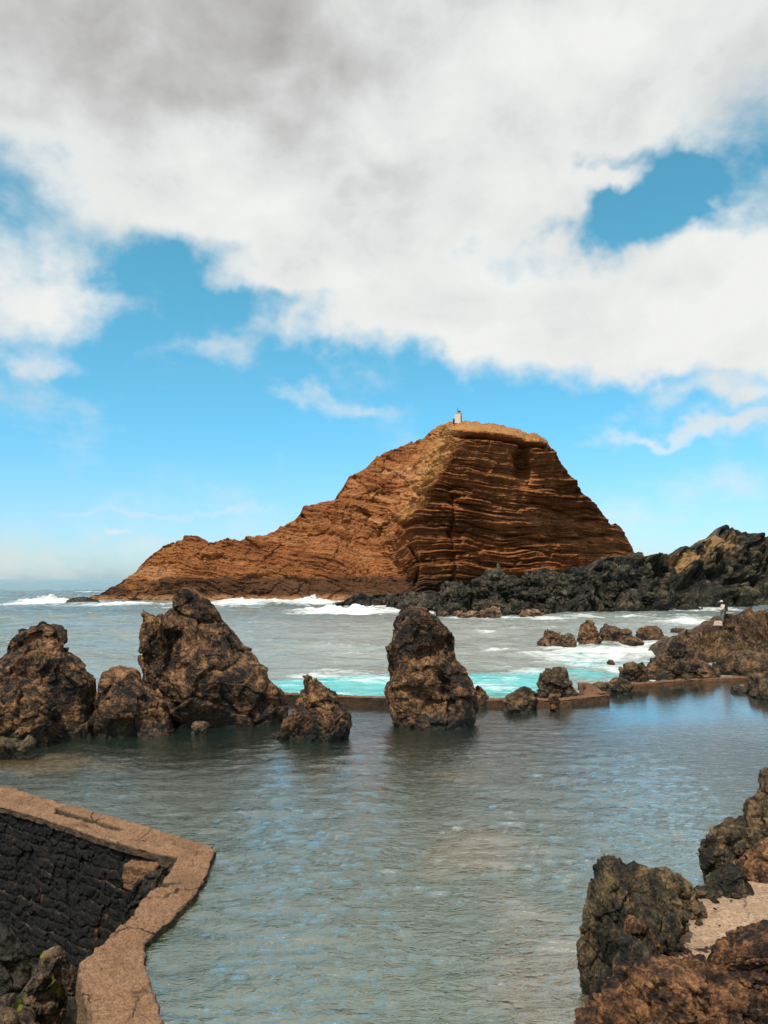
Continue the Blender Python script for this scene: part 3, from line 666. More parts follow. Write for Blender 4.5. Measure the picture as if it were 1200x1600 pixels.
# masonry side under the coping, facing the dark hollow
def masonry():
    A = [atZ(x, y + 1.5, ZT) for x, y in i_px[:8]]; A = np.array(A); A[:, 1] += .17
    L = np.r_[0, np.cumsum(np.linalg.norm(np.diff(A, axis=0), axis=1))]
    s = np.arange(L[-1] - 14, L[-1], .022); x = np.interp(s, L, A[:, 0]); y = np.interp(s, L, A[:, 1])
    z = np.linspace(.06, -3.4, 170)[:, None]
    S = s[None] + 0 * z; Z = z + 0 * S
    W = fbm(np.stack([S * .8, 0 * S, Z * .8], -1), 4, 500, .65) * .16; S0 = S; S = S + .25 * fbm(np.stack([S * 1.7, 0 * S, Z * 3.1], -1), 3, 503)
    rowh = .27; rr = np.floor((Z + W) / rowh) ; fr = ((Z + W) / rowh) % 1
    off = (np.sin(rr * 12.9898) * 43758.5453) % 1
    wl = .75; cc = (S + W) / wl + off * 3; fc = cc % 1
    e = np.minimum(np.minimum(fr, 1 - fr) * rowh, np.minimum(fc, 1 - fc) * wl)
    st = ((np.sin(rr * 7.13 + np.floor(cc) * 3.77) * 9173.31) % 1)
    D = .03 * sstep(0, .04, e) + .05 * st * sstep(0, .07, e)
    S = S0; Pq = np.stack([S, 0 * S, Z], -1); D += .06 * facet(Pq * np.array([1.3, 1, 1.7]) + .3 * vnoise(Pq * 2, 19), 517)[0] + .02 * facet(Pq * 3.2 + .3 * vnoise(Pq * 4, 9), 515)[0] + .05 * fbm(Pq * 4, 4, 510) + .05 * fbm(Pq * 1.2, 3, 511)
    P = np.stack([x[None] + 0 * z + .2 * (D), y[None] - .9 * D + 0 * z, Z], -1)
    m, t, out = newmat('wet_basalt_masonry')
    pos = t.new('ShaderNodeNewGeometry').outputs['Position']
    n1 = t.noise(pos, 2, 6, .6); n2 = t.noise(pos, 14, 6, .7); n3 = t.noise(pos, 50, 3, .6)
    c = t.mix(t.mr(n2, .4, .7), (.005, .006, .006), (.018, .016, .013))
    c = t.mix(t.mr(n3, .62, .72, 0, .8), c, (.20, .17, .14))
    c = t.mix(t.mr(t.attr('mortar'), .5, 1, 0, t and .75), c, (.16, .10, .065)) if False else t.mix(t.math('MULTIPLY', t.attr('mortar'), t.mr(n1, .48, .60, 0, .8)), c, (.17, .11, .07))
    mp = t.new('ShaderNodeMapping'); t.l.new(pos, mp.inputs[0]); mp.inputs['Scale'].default_value = (3, 3, .7)
    ru = t.mr(t.noise(mp.outputs[0], 1.1, 4, .6), .66, .72, 0, .8, True)
    c = t.mix(ru, c, (.17, .055, .015))
    b = t.bump(n2, .8, .03); b = t.bump(n3, .8, .012, b)
    principled(t, out, c, .85, b, .15)
    return mesh_from('masonry', P, gfaces(*P.shape[:2]), m, {'mortar': (1 - sstep(0.0, .03, np.minimum(fr, 1 - fr) * rowh)) * (np.mod(rr, 2) == 0)})
mas = masonry(); reparent(mas, wall_e)
# stub block under the coping
def box_rough(name, c, sx, sy, sz, rz, mat, seed, n=26, amp=.04, parent=None, taper=0):
    V = []; Fs = []; k = 0
    g = np.linspace(-1, 1, n); U, W = np.meshgrid(g, g)
    for ax in range(3):
        for sg in (-1, 1):
            P = np.zeros((n, n, 3)); P[..., ax] = sg; P[..., (ax + 1) % 3] = U * (1 if sg > 0 else -1); P[..., (ax + 2) % 3] = W
            V.append(P); Fs.append(gfaces(n, n) + k); k += n * n
    P = np.concatenate([v.reshape(-1, 3) for v in V]); Fa = np.concatenate(Fs)
    q = P * np.array([sx, sy, sz]) / 2; r = min(sx, sy, sz) * .12
    core = np.clip(q, -np.array([sx, sy, sz]) / 2 + r, np.array([sx, sy, sz]) / 2 - r); d = q - core; l = np.linalg.norm(d, axis=-1, keepdims=True)
    q = core + d / np.maximum(l, 1e-6) * np.minimum(l, r)
    if taper: q[:, :2] *= (1 - taper * (q[:, 2:3] / sz + .5))
    q = q + vnoise(q * 5 + seed, seed, 3) * amp
    o = mesh_from(name, q, Fa, mat); o.location = tuple(c); o.rotation_euler = (0, 0, rz)
    # weld seams by distance in data
    if parent is not None: reparent(o, parent)
    return o
cst = atZ(222, 1349, -.05)
box_rough('ledge_block', (cst[0], cst[1] + .05, -.32), .75, .35, .5, -.3, M['concrete_far'], 4, parent=wall_e)
# rocks in the hollow
rock('hollow_rock', 'mossy slanted boulder in the dark hollow behind the bent wall', [(1475,82,90),(1485,72,103),(1510,56,112),(1532,40,118),(1556,30,118),(1580,22,110),(1610,18,100)], 13.0, M['moss_rock'], seed=220, depth=.7, nz=170, nt=240, zbot=-3.2, amp=.8)
rock('hollow_rock', 'brown rock wedged against the inner side of the bent wall, below its corner', [(1347,262,274),(1358,232,272),(1372,212,262),(1390,203,250),(1415,196,226),(1440,190,206),(1470,180,196)], 14.6, M['basalt_near'], seed=221, depth=.5, nz=150, nt=220, zbot=-3.2, amp=.9)
rock('hollow_rock', 'dark lumpy rock at the bottom left corner of the hollow', [(1560,-30,10),(1575,-60,30),(1600,-80,60),(1640,-90,90),(1680,-90,100)], 11.6, M['moss_rock'], seed=222, depth=.6, nz=120, nt=200, zbot=-3.2)
rock('hollow_rock', 'dark rock low in the hollow at the left picture edge', [(1440,-20,0),(1455,-50,20),(1490,-70,34),(1530,-80,40),(1560,-80,44)], 14.4, M['basalt_near'], seed=223, depth=.6, nz=120, nt=200, zbot=-3.2)
gx = np.linspace(-30, 2, 200); gy = np.linspace(3, 24, 160); X, Yg = np.meshgrid(gx, gy)
Pg = np.stack([X, Yg, -3.0 + 0 * X], -1); Pg[..., 2] += .5 * ridged(Pg * .6, 4, 230) + .15 * fbm(Pg * 3, 3, 231)
pc = [((a[0] + b[0]) / 2, (a[1] + b[1]) / 2) for a, b in zip(o_px, i_px)]
pitc = [tuple(atZ(x, y, ZT)[:2]) for x, y in pc]
pit_poly = pitc + [(-1., 2.0), (-60., 2.0), (-60., 40.)]
fc_ = gfaces(160, 200); cen = Pg.reshape(-1, 3)[fc_].mean(1); keep = inpoly(cen[:, 0], cen[:, 1], pit_poly)
hf = mesh_from('hollow_ground', Pg, fc_[keep], M['basalt_near']); tag(hf, 'dark rocky floor of the hollow at the lower left', None, None, 'structure')

# far walls
def straight_wall(name, label, pf, ztop, width, zb=-1.5, seed=3, mat=None, outer_side=1.):
    F = np.array([atZ(x, y, ztop) for x, y in pf]); 
    d = np.gradient(F, axis=0); d[:, 2] = 0; d /= np.linalg.norm(d, axis=1, keepdims=True)
    nrm = np.stack([-d[:, 1], d[:, 0], 0 * d[:, 0]], -1)
    nrm[nrm[:, 1] < 0] *= -1
    B = F + nrm * width
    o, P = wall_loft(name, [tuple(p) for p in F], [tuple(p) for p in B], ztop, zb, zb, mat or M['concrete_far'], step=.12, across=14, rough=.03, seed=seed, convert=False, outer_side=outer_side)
    c = P.reshape(-1, 3).mean(0); c[2] = 0
    o.data.transform(__import__('mathutils').Matrix.Translation(-bpy_vec(c))); o.location = c
    if label: tag(o, label, 'wall')
    return o, F, B
import mathutils
def bpy_vec(c): return mathutils.Vector(tuple(float(v) for v in c))
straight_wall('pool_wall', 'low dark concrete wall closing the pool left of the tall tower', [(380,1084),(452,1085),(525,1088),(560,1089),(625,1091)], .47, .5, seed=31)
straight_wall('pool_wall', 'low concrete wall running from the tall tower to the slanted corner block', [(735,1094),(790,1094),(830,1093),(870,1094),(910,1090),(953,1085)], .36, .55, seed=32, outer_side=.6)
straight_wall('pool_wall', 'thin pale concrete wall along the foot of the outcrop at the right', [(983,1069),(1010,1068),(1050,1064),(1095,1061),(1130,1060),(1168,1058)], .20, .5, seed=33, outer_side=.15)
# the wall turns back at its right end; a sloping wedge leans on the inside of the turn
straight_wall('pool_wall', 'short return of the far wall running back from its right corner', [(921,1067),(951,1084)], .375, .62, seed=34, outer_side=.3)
def corner():
    zt = .38
    T = [atZ(911, 1069, zt + .35), atZ(917, 1069, zt + .30), atZ(932, 1084, zt), atZ(913, 1087, .30), atZ(905, 1073, .30)]
    base = np.mean(T, 0); base[2] = 0
    q = np.array([(0, 1), (1, 2), (2, 3), (3, 4), (4, 0)])
    n = 24; rows = []
    ring = np.concatenate([T[a][None] + (T[b] - T[a])[None] * np.linspace(0, 1, n, endpoint=False)[:, None] for a, b in q])
    c = np.mean(T, 0)
    for k in np.linspace(0.02, 1, 14): rows.append(c + (ring - c) * k)
    for k in np.linspace(0, 1, 14)[1:]:
        r_ = ring.copy(); r_[:, 2] = ring[:, 2] + (-1.2 - ring[:, 2]) * k; rows.append(r_)
    P = np.stack(rows); P = P + .05 * vnoise(P * 1.6, 7)
    o = mesh_from('wedge_block', P - base, gfaces(*P.shape[:2], True), M['concrete_far']); o.location = tuple(base)
    tag(o, 'slanted brown concrete wedge inside the right corner of the far wall', 'block')
corner()
# path
pp = [(1008,1500),(1012,1465),(1040,1448),(1070,1425),(1084,1400),(1100,1385),(1140,1378),(1340,1370),(1340,1520),(1190,1530),(1030,1530)]
PW = np.array([atZ(x, y, .72) for x, y in pp])
gx = np.linspace(PW[:, 0].min(), PW[:, 0].max(), 240); gy = np.linspace(PW[:, 1].min(), PW[:, 1].max(), 160); X, Yg = np.meshgrid(gx, gy)
Pp = np.stack([X, Yg, .72 + 0 * X], -1); Pp[..., 2] += .05 * fbm(Pp * 1.1, 4, 241) + .012 * fbm(Pp * 9, 3, 242)
fcp = gfaces(160, 240); cen = Pp.reshape(-1, 3)[fcp].mean(1); keep = inpoly(cen[:, 0], cen[:, 1], PW)
tag(mesh_from('path', Pp, fcp[keep], M['path']), 'pale sandy concrete path at the lower right', None, None, 'structure')
# rocky footing below path and foreground rocks
gx = np.linspace(2.2, 12, 150); gy = np.linspace(3, 16, 150); X, Yg = np.meshgrid(gx, gy)
Pf = np.stack([X, Yg, 0 * X], -1)
foot = sstep(0, 1.2, X - np.interp(Yg, [3, 8, 10.5, 13, 16], [1.5, 2.5, 3.7, 6.0, 7.3])) * sstep(15.2, 14.0, Yg)
Pf[..., 2] = -1.6 + foot * 2.1 + .12 * fbm(Pf * 1.4, 4, 251)
tag(mesh_from('shore_ground', Pf, gfaces(150, 150), M['basalt_near']), 'rocky ground under the path and the foreground rocks', None, None, 'structure')
sproto = [boulder_mesh(440 + i, n=30, m=44, mat=M['basalt_near'], oblong=(1.2, .9, .6)) for i in range(3)]
sused = set()
for i in range(30):
    px_, py_ = [(rng.uniform(1035, 1110), rng.uniform(1440, 1500)), (rng.uniform(1085, 1200), rng.uniform(1395, 1410)), (rng.uniform(1070, 1150), rng.uniform(1410, 1450))][i % 3]
    k = int(rng.integers(3)); p = sproto[k]
    if p.name in sused: o = p.copy(); COL.objects.link(o)
    else: o = p; sused.add(p.name)
    q = atZ(px_, py_, .73); sc_ = .012 + .05 * rng.uniform() ** 3; o.location = (q[0], q[1], .73 + sc_ * .2); o.scale = (sc_, sc_, sc_); o.rotation_euler = (0, 0, rng.uniform(0, 6.3))
    tag(o, 'loose dark pebble lying on the pale path', 'pebble', 'pebbles scattered on the path')
print('concrete', time.time() - T0)

# ------------------------------------------------------------------ pool bed, pool water, sea
pool_px = [(-500,1097),(452,1097),(625,1100),(735,1100),(900,1101),(948,1092),(925,1078),(985,1073),(1095,1066),(1170,1062),(1400,1058)]
pool_poly = [tuple(atZ(x, y, 0)[:2]) for x, y in pool_px] + [(60., 30.), (40., 3.0), (-1., 3.0)] + [tuple(p) for p in pitc[::-1]]
gx = np.linspace(-45, 45, 520); gy = np.linspace(2.5, 50, 420); X, Yg = np.meshgrid(gx, gy)
Pb = np.stack([X, Yg, 0 * X], -1)
deep = 1.0 + 1.6 * sstep(8, 20, Yg) - .5 * sstep(22, 32, Yg) + .45 * fbm(Pb * .18, 3, 260)
sh = np.exp(-((X - 2.8) / 1.3) ** 2 - ((Yg - 9.5) / 2.5) ** 2) * .8 + .9 * sstep(-5, -10, X) * sstep(20, 24, Yg)
rb = ridged(Pb * .5, 5, 262) * .35 + facet(Pb * .9, 263)[0] * .25
Pb[..., 2] = np.minimum(-.18, -deep * (1 - .55 * np.clip(sh, 0, 1)) + np.clip(rb, -.3, 1) * .6)
def bed_mat():
    m, t, out = newmat('pool_bed')
    pos = t.new('ShaderNodeNewGeometry').outputs['Position']
    n1 = t.noise(pos, .22, 5, .6, .6); n2 = t.noise(pos, 1.4, 6, .65, .5); n3 = t.noise(pos, 9, 4, .6)
    f = t.math('ADD', t.math('MULTIPLY', n1, .6), t.math('MULTIPLY', n2, .4))
    c = t.ramp(f, [(.36, (.03, .04, .025)), (.46, (.13, .14, .07)), (.54, (.32, .27, .15)), (.64, (.50, .38, .24))])
    c = t.mix(t.mr(n3, .4, .7, 0, .5), c, (.10, .10, .05))
    z_ = t.new('ShaderNodeSeparateXYZ'); t.l.new(pos, z_.inputs[0])
    c = t.mix(t.mr(t.math('ADD', z_.outputs[1], t.mr(n1, .3, .7, -4, 4)), 12, 22, 0, .95, True), c, t.mix(n2, (.012, .02, .014), (.05, .06, .03)))
    principled(t, out, c, .9, t.bump(n2, .7, .1), .2); return m
fbd = gfaces(420, 520); cen = Pb.reshape(-1, 3)[fbd].mean(1)
tag(mesh_from('pool_bed', Pb, fbd[~inpoly(cen[:, 0], cen[:, 1], pit_poly)], bed_mat()), 'shallow rocky bed of the pool with sandy and green patches', None, None, 'structure')

def polar(Y0, Y1, k, amax, nc):
    n = int(math.log(Y1 / Y0) / k); r = Y0 * np.exp(np.arange(n + 1) * k)
    a = np.linspace(-amax, amax, nc); return r, a
def pool_mat():
    m, t, out = newmat('pool_water')
    pos = t.new('ShaderNodeNewGeometry').outputs['Position']
    mp = t.new('ShaderNodeMapping'); t.l.new(pos, mp.inputs[0]); mp.inputs['Scale'].default_value = (.55, 1.25, 1); mp.inputs['Rotation'].default_value = (0, 0, math.radians(-14))
    calm = t.mr(t.noise(pos, .12, 2, .5), .42, .6, .55, 1.0, True)
    xyz = t.new('ShaderNodeSeparateXYZ'); t.l.new(pos, xyz.inputs[0])
    n1 = t.noise(mp.outputs[0], 2.0, 3, .5, .9); n2 = t.noise(mp.outputs[0], 5.2, 4, .55, .8); n3 = t.noise(mp.outputs[0], 10, 3, .5, .3)
    rdg = t.math('SUBTRACT', 1.0, t.math('ABSOLUTE', t.mr(n2, .2, .8, -1, 1)))
    h = t.math('ADD', t.math('MULTIPLY', n1, .45), t.math('ADD', t.math('MULTIPLY', t.math('POWER', rdg, 2.2), .13), t.math('MULTIPLY', n3, .045)))
    shelter = t.math('MULTIPLY', t.mr(xyz.outputs[1], 24, 36, 1, 0, True), 1.0)
    far = t.math('MAXIMUM', shelter, t.mr(xyz.outputs[0], 6.5, 11, 1, .16, True))
    h = t.math('MULTIPLY', h, t.math('MULTIPLY', t.math('MULTIPLY', calm, far), t.mr(xyz.outputs[1], 15, 28, 1, .5, True)))
    b = t.bump(h, 1.0, .15)
    fr = t.new('ShaderNodeFresnel'); fr.inputs[0].default_value = 1.75; t.l.new(b, fr.inputs['Normal'])
    gl = t.new('ShaderNodeBsdfGlossy'); gl.inputs['Color'].default_value = (1, 1, 1, 1); gl.inputs['Roughness'].default_value = .06; t.l.new(b, gl.inputs['Normal'])
    tr = t.new('ShaderNodeBsdfTransparent'); tr.inputs[0].default_value = (.84, .92, .84, 1)
    df = t.new('ShaderNodeBsdfDiffuse'); t.l.new(t.mix(t.mr(t.math('ADD', t.attr('sand'), t.mr(t.noise(pos, .5, 4, .6), .3, .7, -.3, .3)), .3, .8, 0, .8, True), t.mix(t.mr(xyz.outputs[1], 12, 30, 0, 1, True), (.10, .152, .08), (.026, .050, .038)), (.30, .235, .11)), df.inputs[0])
    mx = t.new('ShaderNodeMixShader'); mx.inputs[0].default_value = .42; t.l.new(tr.outputs[0], mx.inputs[1]); t.l.new(df.outputs[0], mx.inputs[2])
    m2 = t.new('ShaderNodeMixShader'); t.l.new(t.math('ADD', fr.outputs[0], .18, clamp=True), m2.inputs[0]); t.l.new(mx.outputs[0], m2.inputs[1]); t.l.new(gl.outputs[0], m2.inputs[2])
    t.l.new(m2.outputs[0], out.inputs[0]); return m
r, a = polar(4.0, 62, .006, 1.1, 560)
Rg, Ag = np.meshgrid(r, a, indexing='ij')
Pw = np.stack([Rg * np.sin(Ag), Rg * np.cos(Ag), 0 * Rg], -1)
qq = Pw * np.array([.5, 1.3, 1]); calm = sstep(36, 24, Pw[..., 1]); calm = np.maximum(calm, .08)
Pw[..., 2] = (.040 * perlin(qq * 1.3, 271) + .030 * (1 - 2 * np.abs(perlin(qq * 2.8 + vnoise(qq, 8, 1) * .6, 272)))) * calm * sstep(12, 6, Pw[..., 0])
def sandb(px, py, sx_, sy_, w=1):
    c = atZ(px, py, 0); return w * np.exp(-((Pw[..., 0] - c[0]) / sx_) ** 2 - ((Pw[..., 1] - c[1]) / sy_) ** 2)
sand = sandb(740, 1330, 1.5, 2.2, .8) + sandb(860, 1480, 1.2, 2.0, .8) + sandb(720, 1200, 2.2, 4.0, .5) + sandb(900, 1590, .8, 1.2, 1.) + sandb(60, 1195, 3, 1.5, .9) + sandb(600, 1560, 1.2, 1.2, .3)
fw = gfaces(len(r), len(a)); cen = Pw.reshape(-1, 3)[fw].mean(1); keep = inpoly(cen[:, 0], cen[:, 1], pool_poly)
tag(mesh_from('pool_water', Pw, fw[keep], pool_mat(), dict(sand=sand)), 'rippled greenish water of the natural pool', None, None, 'structure')

def sea_mat():
    m, t, out = newmat('sea_water')
    pos = t.new('ShaderNodeNewGeometry').outputs['Position']
    mp = t.new('ShaderNodeMapping'); t.l.new(pos, mp.inputs[0]); mp.inputs['Scale'].default_value = (.45, 1, 1)
    n0 = t.noise(mp.outputs[0], .05, 4, .6, .4); n1 = t.noise(mp.outputs[0], .35, 6, .62, 1.2); n2 = t.noise(mp.outputs[0], 1.6, 6, .65, .8); n3 = t.noise(pos, 7, 4, .6)
    foam = t.attr('foam'); turq = t.attr('turq')
    base = t.mix(t.mr(n0, .35, .65), (.10, .15, .15), (.19, .225, .20))
    base = t.mix(t.math('MULTIPLY', t.attr('silt'), .8), base, (.34, .36, .325))
    tq = t.mix(t.mr(n2, .35, .65), (.10, .56, .58), (.22, .68, .68))
    tf = t.mr(t.math('ADD', turq, t.mr(n1, .3, .7, -.32, .32)), .2, .85, 0, 1, True)
    c = t.mix(tf, base, tq)
    lace = t.math('SUBTRACT', 1.0, t.mr(t.vor(t.vm('ADD', mp.outputs[0], t.vm('SCALE', t.noise(pos, .9, 3, .6, 0, 1), scale=1.3)), .75, 'DISTANCE_TO_EDGE'), 0, .22, 0, 1))
    ff = t.math('ADD', foam, t.math('ADD', t.mr(n1, .3, .7, -.34, .34), t.mr(n2, .3, .7, -.26, .26)))
    ff = t.math('ADD', ff, t.math('MULTIPLY', lace, .16))
    ff = t.math('ADD', ff, t.math('MULTIPLY', turq, .22))
    f1 = t.mr(ff, .38, .98, 0, 1, False)
    cap = t.mr(t.math('ADD', t.noise(mp.outputs[0], .16, 7, .7, .5), t.math('MULTIPLY', n2, .12)), .70, .80, 0, .8, True)
    f1 = t.math('MAXIMUM', f1, cap)
    c = t.mix(f1, c, t.mix(n3, (.72, .76, .75), (.88, .88, .87)))
    rough = t.mr(f1, 0, 1, .16, .85)
    b = t.bump(n1, 1.0, 1.2); b = t.bump(n2, 1.0, .4, b); b = t.bump(n3, .6, .05, b)
    principled(t, out, c, rough, b, .9); return m
r1, a = polar(24, 420, .0075, .86, 900); r2 = 420 * np.exp(np.arange(1, 140) * .035); r = np.r_[r1, r2]
Rg, Ag = np.meshgrid(r, a, indexing='ij')
Ps = np.stack([Rg * np.sin(Ag), Rg * np.cos(Ag), 0 * Rg], -1)
# picture coordinates of each sea point used only to say where breakers and foam lie in the bay
X, Yw = Ps[..., 0], Ps[..., 1]
spx = 600 + FPX * X / (Yw * CP - H * SP); spy = 905 + H * FPX / Yw * 1.0
def wp(px, py): return atZ(px, py, 0)[:2]
def fb(px, py, rx, ry, w=1.0):
    """blob of foam centred at a place in the bay, radii in metres from its apparent size"""
    c = wp(px, py); c2 = wp(px, py + ry); c3 = wp(px, py - ry); sy = abs(c3[1] - c2[1]) / 2; sx = rx * c[1] / FPX
    return w * np.exp(-((((X - c[0]) / sx) ** 2 + ((Yw - c[1]) / sy) ** 2)) ** 1.3)
foam = 0 * X
for args in [(430,940,110,4,1.1),(500,943,50,4,1.0),(70,943,45,3,1.1),(30,946,35,3,.7),(200,945,60,2.5,.8),(300,945,60,3.5,.95),(200,946,90,3,.85),(370,944,60,4,.9),(620,952,60,4,.6),(640,948,30,3,.8),(540,958,90,4,1.05),(490,957,35,4,.8),(600,955,60,5,.7),(700,958,50,4,.7),(590,948,22,6,.8),
             (900,1018,60,8,.75),(960,1022,90,9,.85),(1020,1018,60,8,.9),(880,1030,80,10,.62),(1040,1000,30,5,.6),(1085,975,40,6,.9),(1100,968,40,4,.8),(1040,975,30,4,.5),(800,985,40,3,.55),(985,1045,60,9,.6),(870,1012,40,4,.7),(1000,1010,40,4,.8),
             (820,1050,50,6,.5),(500,1056,60,5,.55),(790,1046,40,4,.5),(770,1075,50,8,.42),(560,1060,60,5,.45),(480,1056,40,5,.7),(1110,955,60,2,.7),(940,966,80,2,.75),(850,968,60,2,.8),(760,968,60,2.5,.9),(1040,962,60,1.5,.6),(145,926,14,1.5,.8),(60,908,30,.5,.5),(320,951,100,2,.4),(1045,1050,20,14,.5)]:
    foam = np.maximum(foam, fb(*args))
for bx, by, bw in [(859,1011,26),(888,1010,20),(920,1009,24),(962,1003,30),(988,1008,22),(1016,999,24),(1028,1004,22),(1061,989,16),(951,1036,10),(780,1023,22),(757,990,14),(640,958,26),(550,948,30),(122,943,26),(1000,1066,40),(740,1094,24),(875,1094,40),(830,1097,30)]:
    foam = np.maximum(foam, fb(bx, by, bw * 1.25, 2.6, .85))
turq = 0 * X
for args in [(530,1075,130,20,1.15),(470,1078,40,16,1.1),(590,1078,60,18,1.1),(790,1072,80,20,1.1),(840,1060,60,14,.9),(930,1034,90,16,.55),(1000,1020,70,12,.45),(910,1055,60,14,.7),(700,1080,70,18,1.0),(440,948,120,3,.35),(60,947,60,3,.3)]:
    turq = np.maximum(turq, fb(*args))
silt = sstep(140, 90, Yw) * .7 + .3 * sstep(60, 45, Yw) + np.clip(fb(850, 975, 300, 12, .6), 0, 1) * .5 + fb(700, 1010, 250, 30, .5); silt = np.clip(silt, 0, 1) * sstep(-30, 15, X * 60 / np.maximum(Yw, 30) + 20)
q = np.stack([X * .45, Yw, 0 * X], -1)
swell = .50 * perlin(q * .10, 281) + .48 * (1 - 2 * np.abs(perlin(q * .22 + 3, 282))) + .14 * fbm(q * .6, 4, 283)
amp = sstep(28, 60, Yw) * .8 + .2
hgt = swell * amp * np.minimum(1.3, .6 + Yw / 300)
crest = fb(430,938,110,2.5,1.0) * 1.6 + fb(70,941,40,2,1.0) * 1.3 + fb(540,957,85,2,1.0) * .8 + fb(582,945,10,3,1.) * .9 + fb(1095,972,30,3,1) * .4 + fb(490,940,30,2,1) * 1.2
crest = crest * (.55 + 1.2 * np.abs(fbm(np.stack([X * .25, Yw * .25, 0 * X], -1), 5, 290, .65)))
Ps[..., 2] = -.08 + hgt + crest + .12 * foam * fbm(np.stack([X, Yw, 0 * X], -1) * 1.2, 4, 291)
# keep the surface below the walls beside the pool
Ps[..., 2] = np.where(Yw < 44, np.minimum(Ps[..., 2], .12), Ps[..., 2])
# earth curvature is left out; the sheet reaches the horizon
fs = gfaces(len(r), len(a)); cen = Ps.reshape(-1, 3)[fs].mean(1); keep = ~inpoly(cen[:, 0], cen[:, 1], pool_poly) & ~inpoly(cen[:, 0], cen[:, 1], pit_poly)
tag(mesh_from('sea', Ps, fs[keep], sea_mat(), dict(foam=foam, turq=turq, silt=silt)), 'grey green sea with white breakers and a turquoise strip behind the pool', None, None, 'structure')
# far ground sheet under everything
gr = mesh_from('ground', np.array([[-60000, -200, -9.], [60000, -200, -9.], [60000, 90000, -9.], [-60000, 90000, -9.]]), np.array([[0, 1, 2, 3]]), M['basalt_near'])
tag(gr, 'sea floor far below the water', None, None, 'structure')
print('water', time.time() - T0)

# ------------------------------------------------------------------ small beacon hut on the summit
def plainmat(name, c, rough=.8, n=.15, s=3):
    m, t, out = newmat(name); pos = t.new('ShaderNodeTexCoord').outputs['Object']
    nn = t.noise(pos, s, 5, .6); col = t.mix(t.mr(nn, .3, .7), tuple(x * (1 - n) for x in c), tuple(min(1, x * (1 + n)) for x in c))
    principled(t, out, col, rough, t.bump(nn, .3, .02), .3); return m
def lathe(name, prof, n, mat, parent=None, loc=(0, 0, 0), smooth=True, rz=0):
    th = np.linspace(0, 2 * np.pi, n, endpoint=False) + rz
    P = np.array([[(r_ * math.cos(t_), r_ * math.sin(t_), z_) for t_ in th] for r_, z_ in prof])
    o = mesh_from(name, P, gfaces(len(prof), n, True), mat, smooth=smooth); o.location = loc
    if parent is not None: o.parent = parent
    return o
j = int(np.argmin(np.abs(uI - 715.5))); tp = PI_[-1, j]
hut = empty('beacon_hut', (float(tp[0]), float(tp[1]) - .6, float(tp[2]) - .5), -.35)
tag(hut, 'small pale stone beacon tower on the summit of the island', 'beacon')
mw = plainmat('pale_render', (.62, .50, .42)); md = plainmat('dark_iron', (.03, .03, .03), .5)
u_ = 240 / FPX
lathe('wall', [(0, 0), (1.30, 0), (1.26, .5), (1.22, 2.6), (1.22, 2.9)], 4, mw, hut, smooth=False, rz=math.pi / 4)
lathe('cornice', [(0, 2.88), (1.36, 2.9), (1.36, 3.1), (0, 3.14)], 4, mw, hut, smooth=False, rz=math.pi / 4)
lathe('lantern', [(0, 3.12), (.42, 3.12), (.42, 3.6), (.3, 3.9), (0, 4.0)], 12, md, hut, loc=(.35, 0, 0))
lathe('mast', [(0, 3.1), (.07, 3.1), (.05, 4.9), (0, 4.92)], 8, md, hut, loc=(-.25, 0, 0))
box_rough('door', (hut.location[0] + .6, hut.location[1] - .66, hut.location[2] + 1.2), .1, .1, .1, 0, md, 2, n=4, amp=0)
dr = bpy.data.objects['door']; dr.parent = hut; dr.location = (.93, 0, 1.3); dr.scale = (.8, 7, 19)
post = lathe('marker_post', [(0, -.6), (.32, -.6), (.32, .5), (.28, 1.0), (0, 1.05)], 4, md, None, loc=(float(tp[0]) - 1.35, float(tp[1]) - .8, float(tp[2]) - .1), smooth=False)
tag(post, 'short dark post on the summit just left of the beacon tower', 'post')
# dry grass along the summit rim
n = 2600
ju = rng.uniform(690, 862, n); idx = np.clip(np.searchsorted(uI, ju), 0, len(uI) - 1)
rowi = np.clip((PI_.shape[0] - 1 - np.abs(rng.normal(0, 9, n))).astype(int), 0, PI_.shape[0] - 1)
base = PI_[rowi, idx] + rng.normal(0, .12, (n, 3)); hgt_ = rng.uniform(.15, .5, n) * (.5 + 1.2 * sstep(800, 850, ju))
ang = rng.uniform(0, 6.28, n); w_ = .09; lx = rng.normal(0, .22, n); ly = rng.normal(0, .22, n)
V = np.stack([base + np.stack([np.cos(ang) * w_, np.sin(ang) * w_, 0 * ang - .1], -1), base - np.stack([np.cos(ang) * w_, np.sin(ang) * w_, 0 * ang + .1], -1), base + np.stack([lx, ly, hgt_], -1)], 1)
gm = plainmat('dry_grass', (.36, .18, .06), .9, .4, 1)
tag(mesh_from('grass', V, np.arange(3 * n).reshape(-1, 3), gm, tris=True, smooth=False), 'dry golden grass along the rim of the summit', 'grass', None, 'stuff')

# ------------------------------------------------------------------ fisherman
def skinned(name, verts, edges, radii, mat, parent=None, sub=2, root=0):
    me = bpy.data.meshes.new(name); me.from_pydata(verts, edges, []); o = bpy.data.objects.new(name, me); COL.objects.link(o)
    md_ = o.modifiers.new('skin', 'SKIN'); md_.use_smooth_shade = True
    for i, v in enumerate(me.skin_vertices[0].data):
        rr = radii[i]; v.radius = rr if isinstance(rr, tuple) else (rr, rr)
    me.skin_vertices[0].data[root].use_root = True
    s_ = o.modifiers.new('sub', 'SUBSURF'); s_.levels = sub; s_.render_levels = sub
    me.materials.append(mat)
    if parent is not None: o.parent = parent
    return o
YP = 59.0
mskin = plainmat('skin', (.42, .24, .16), .6, .05); mshirt = plainmat('pale_pink_shirt', (.62, .47, .40), .9, .1); mjean = plainmat('grey_blue_jeans', (.13, .145, .145), .9, .2)
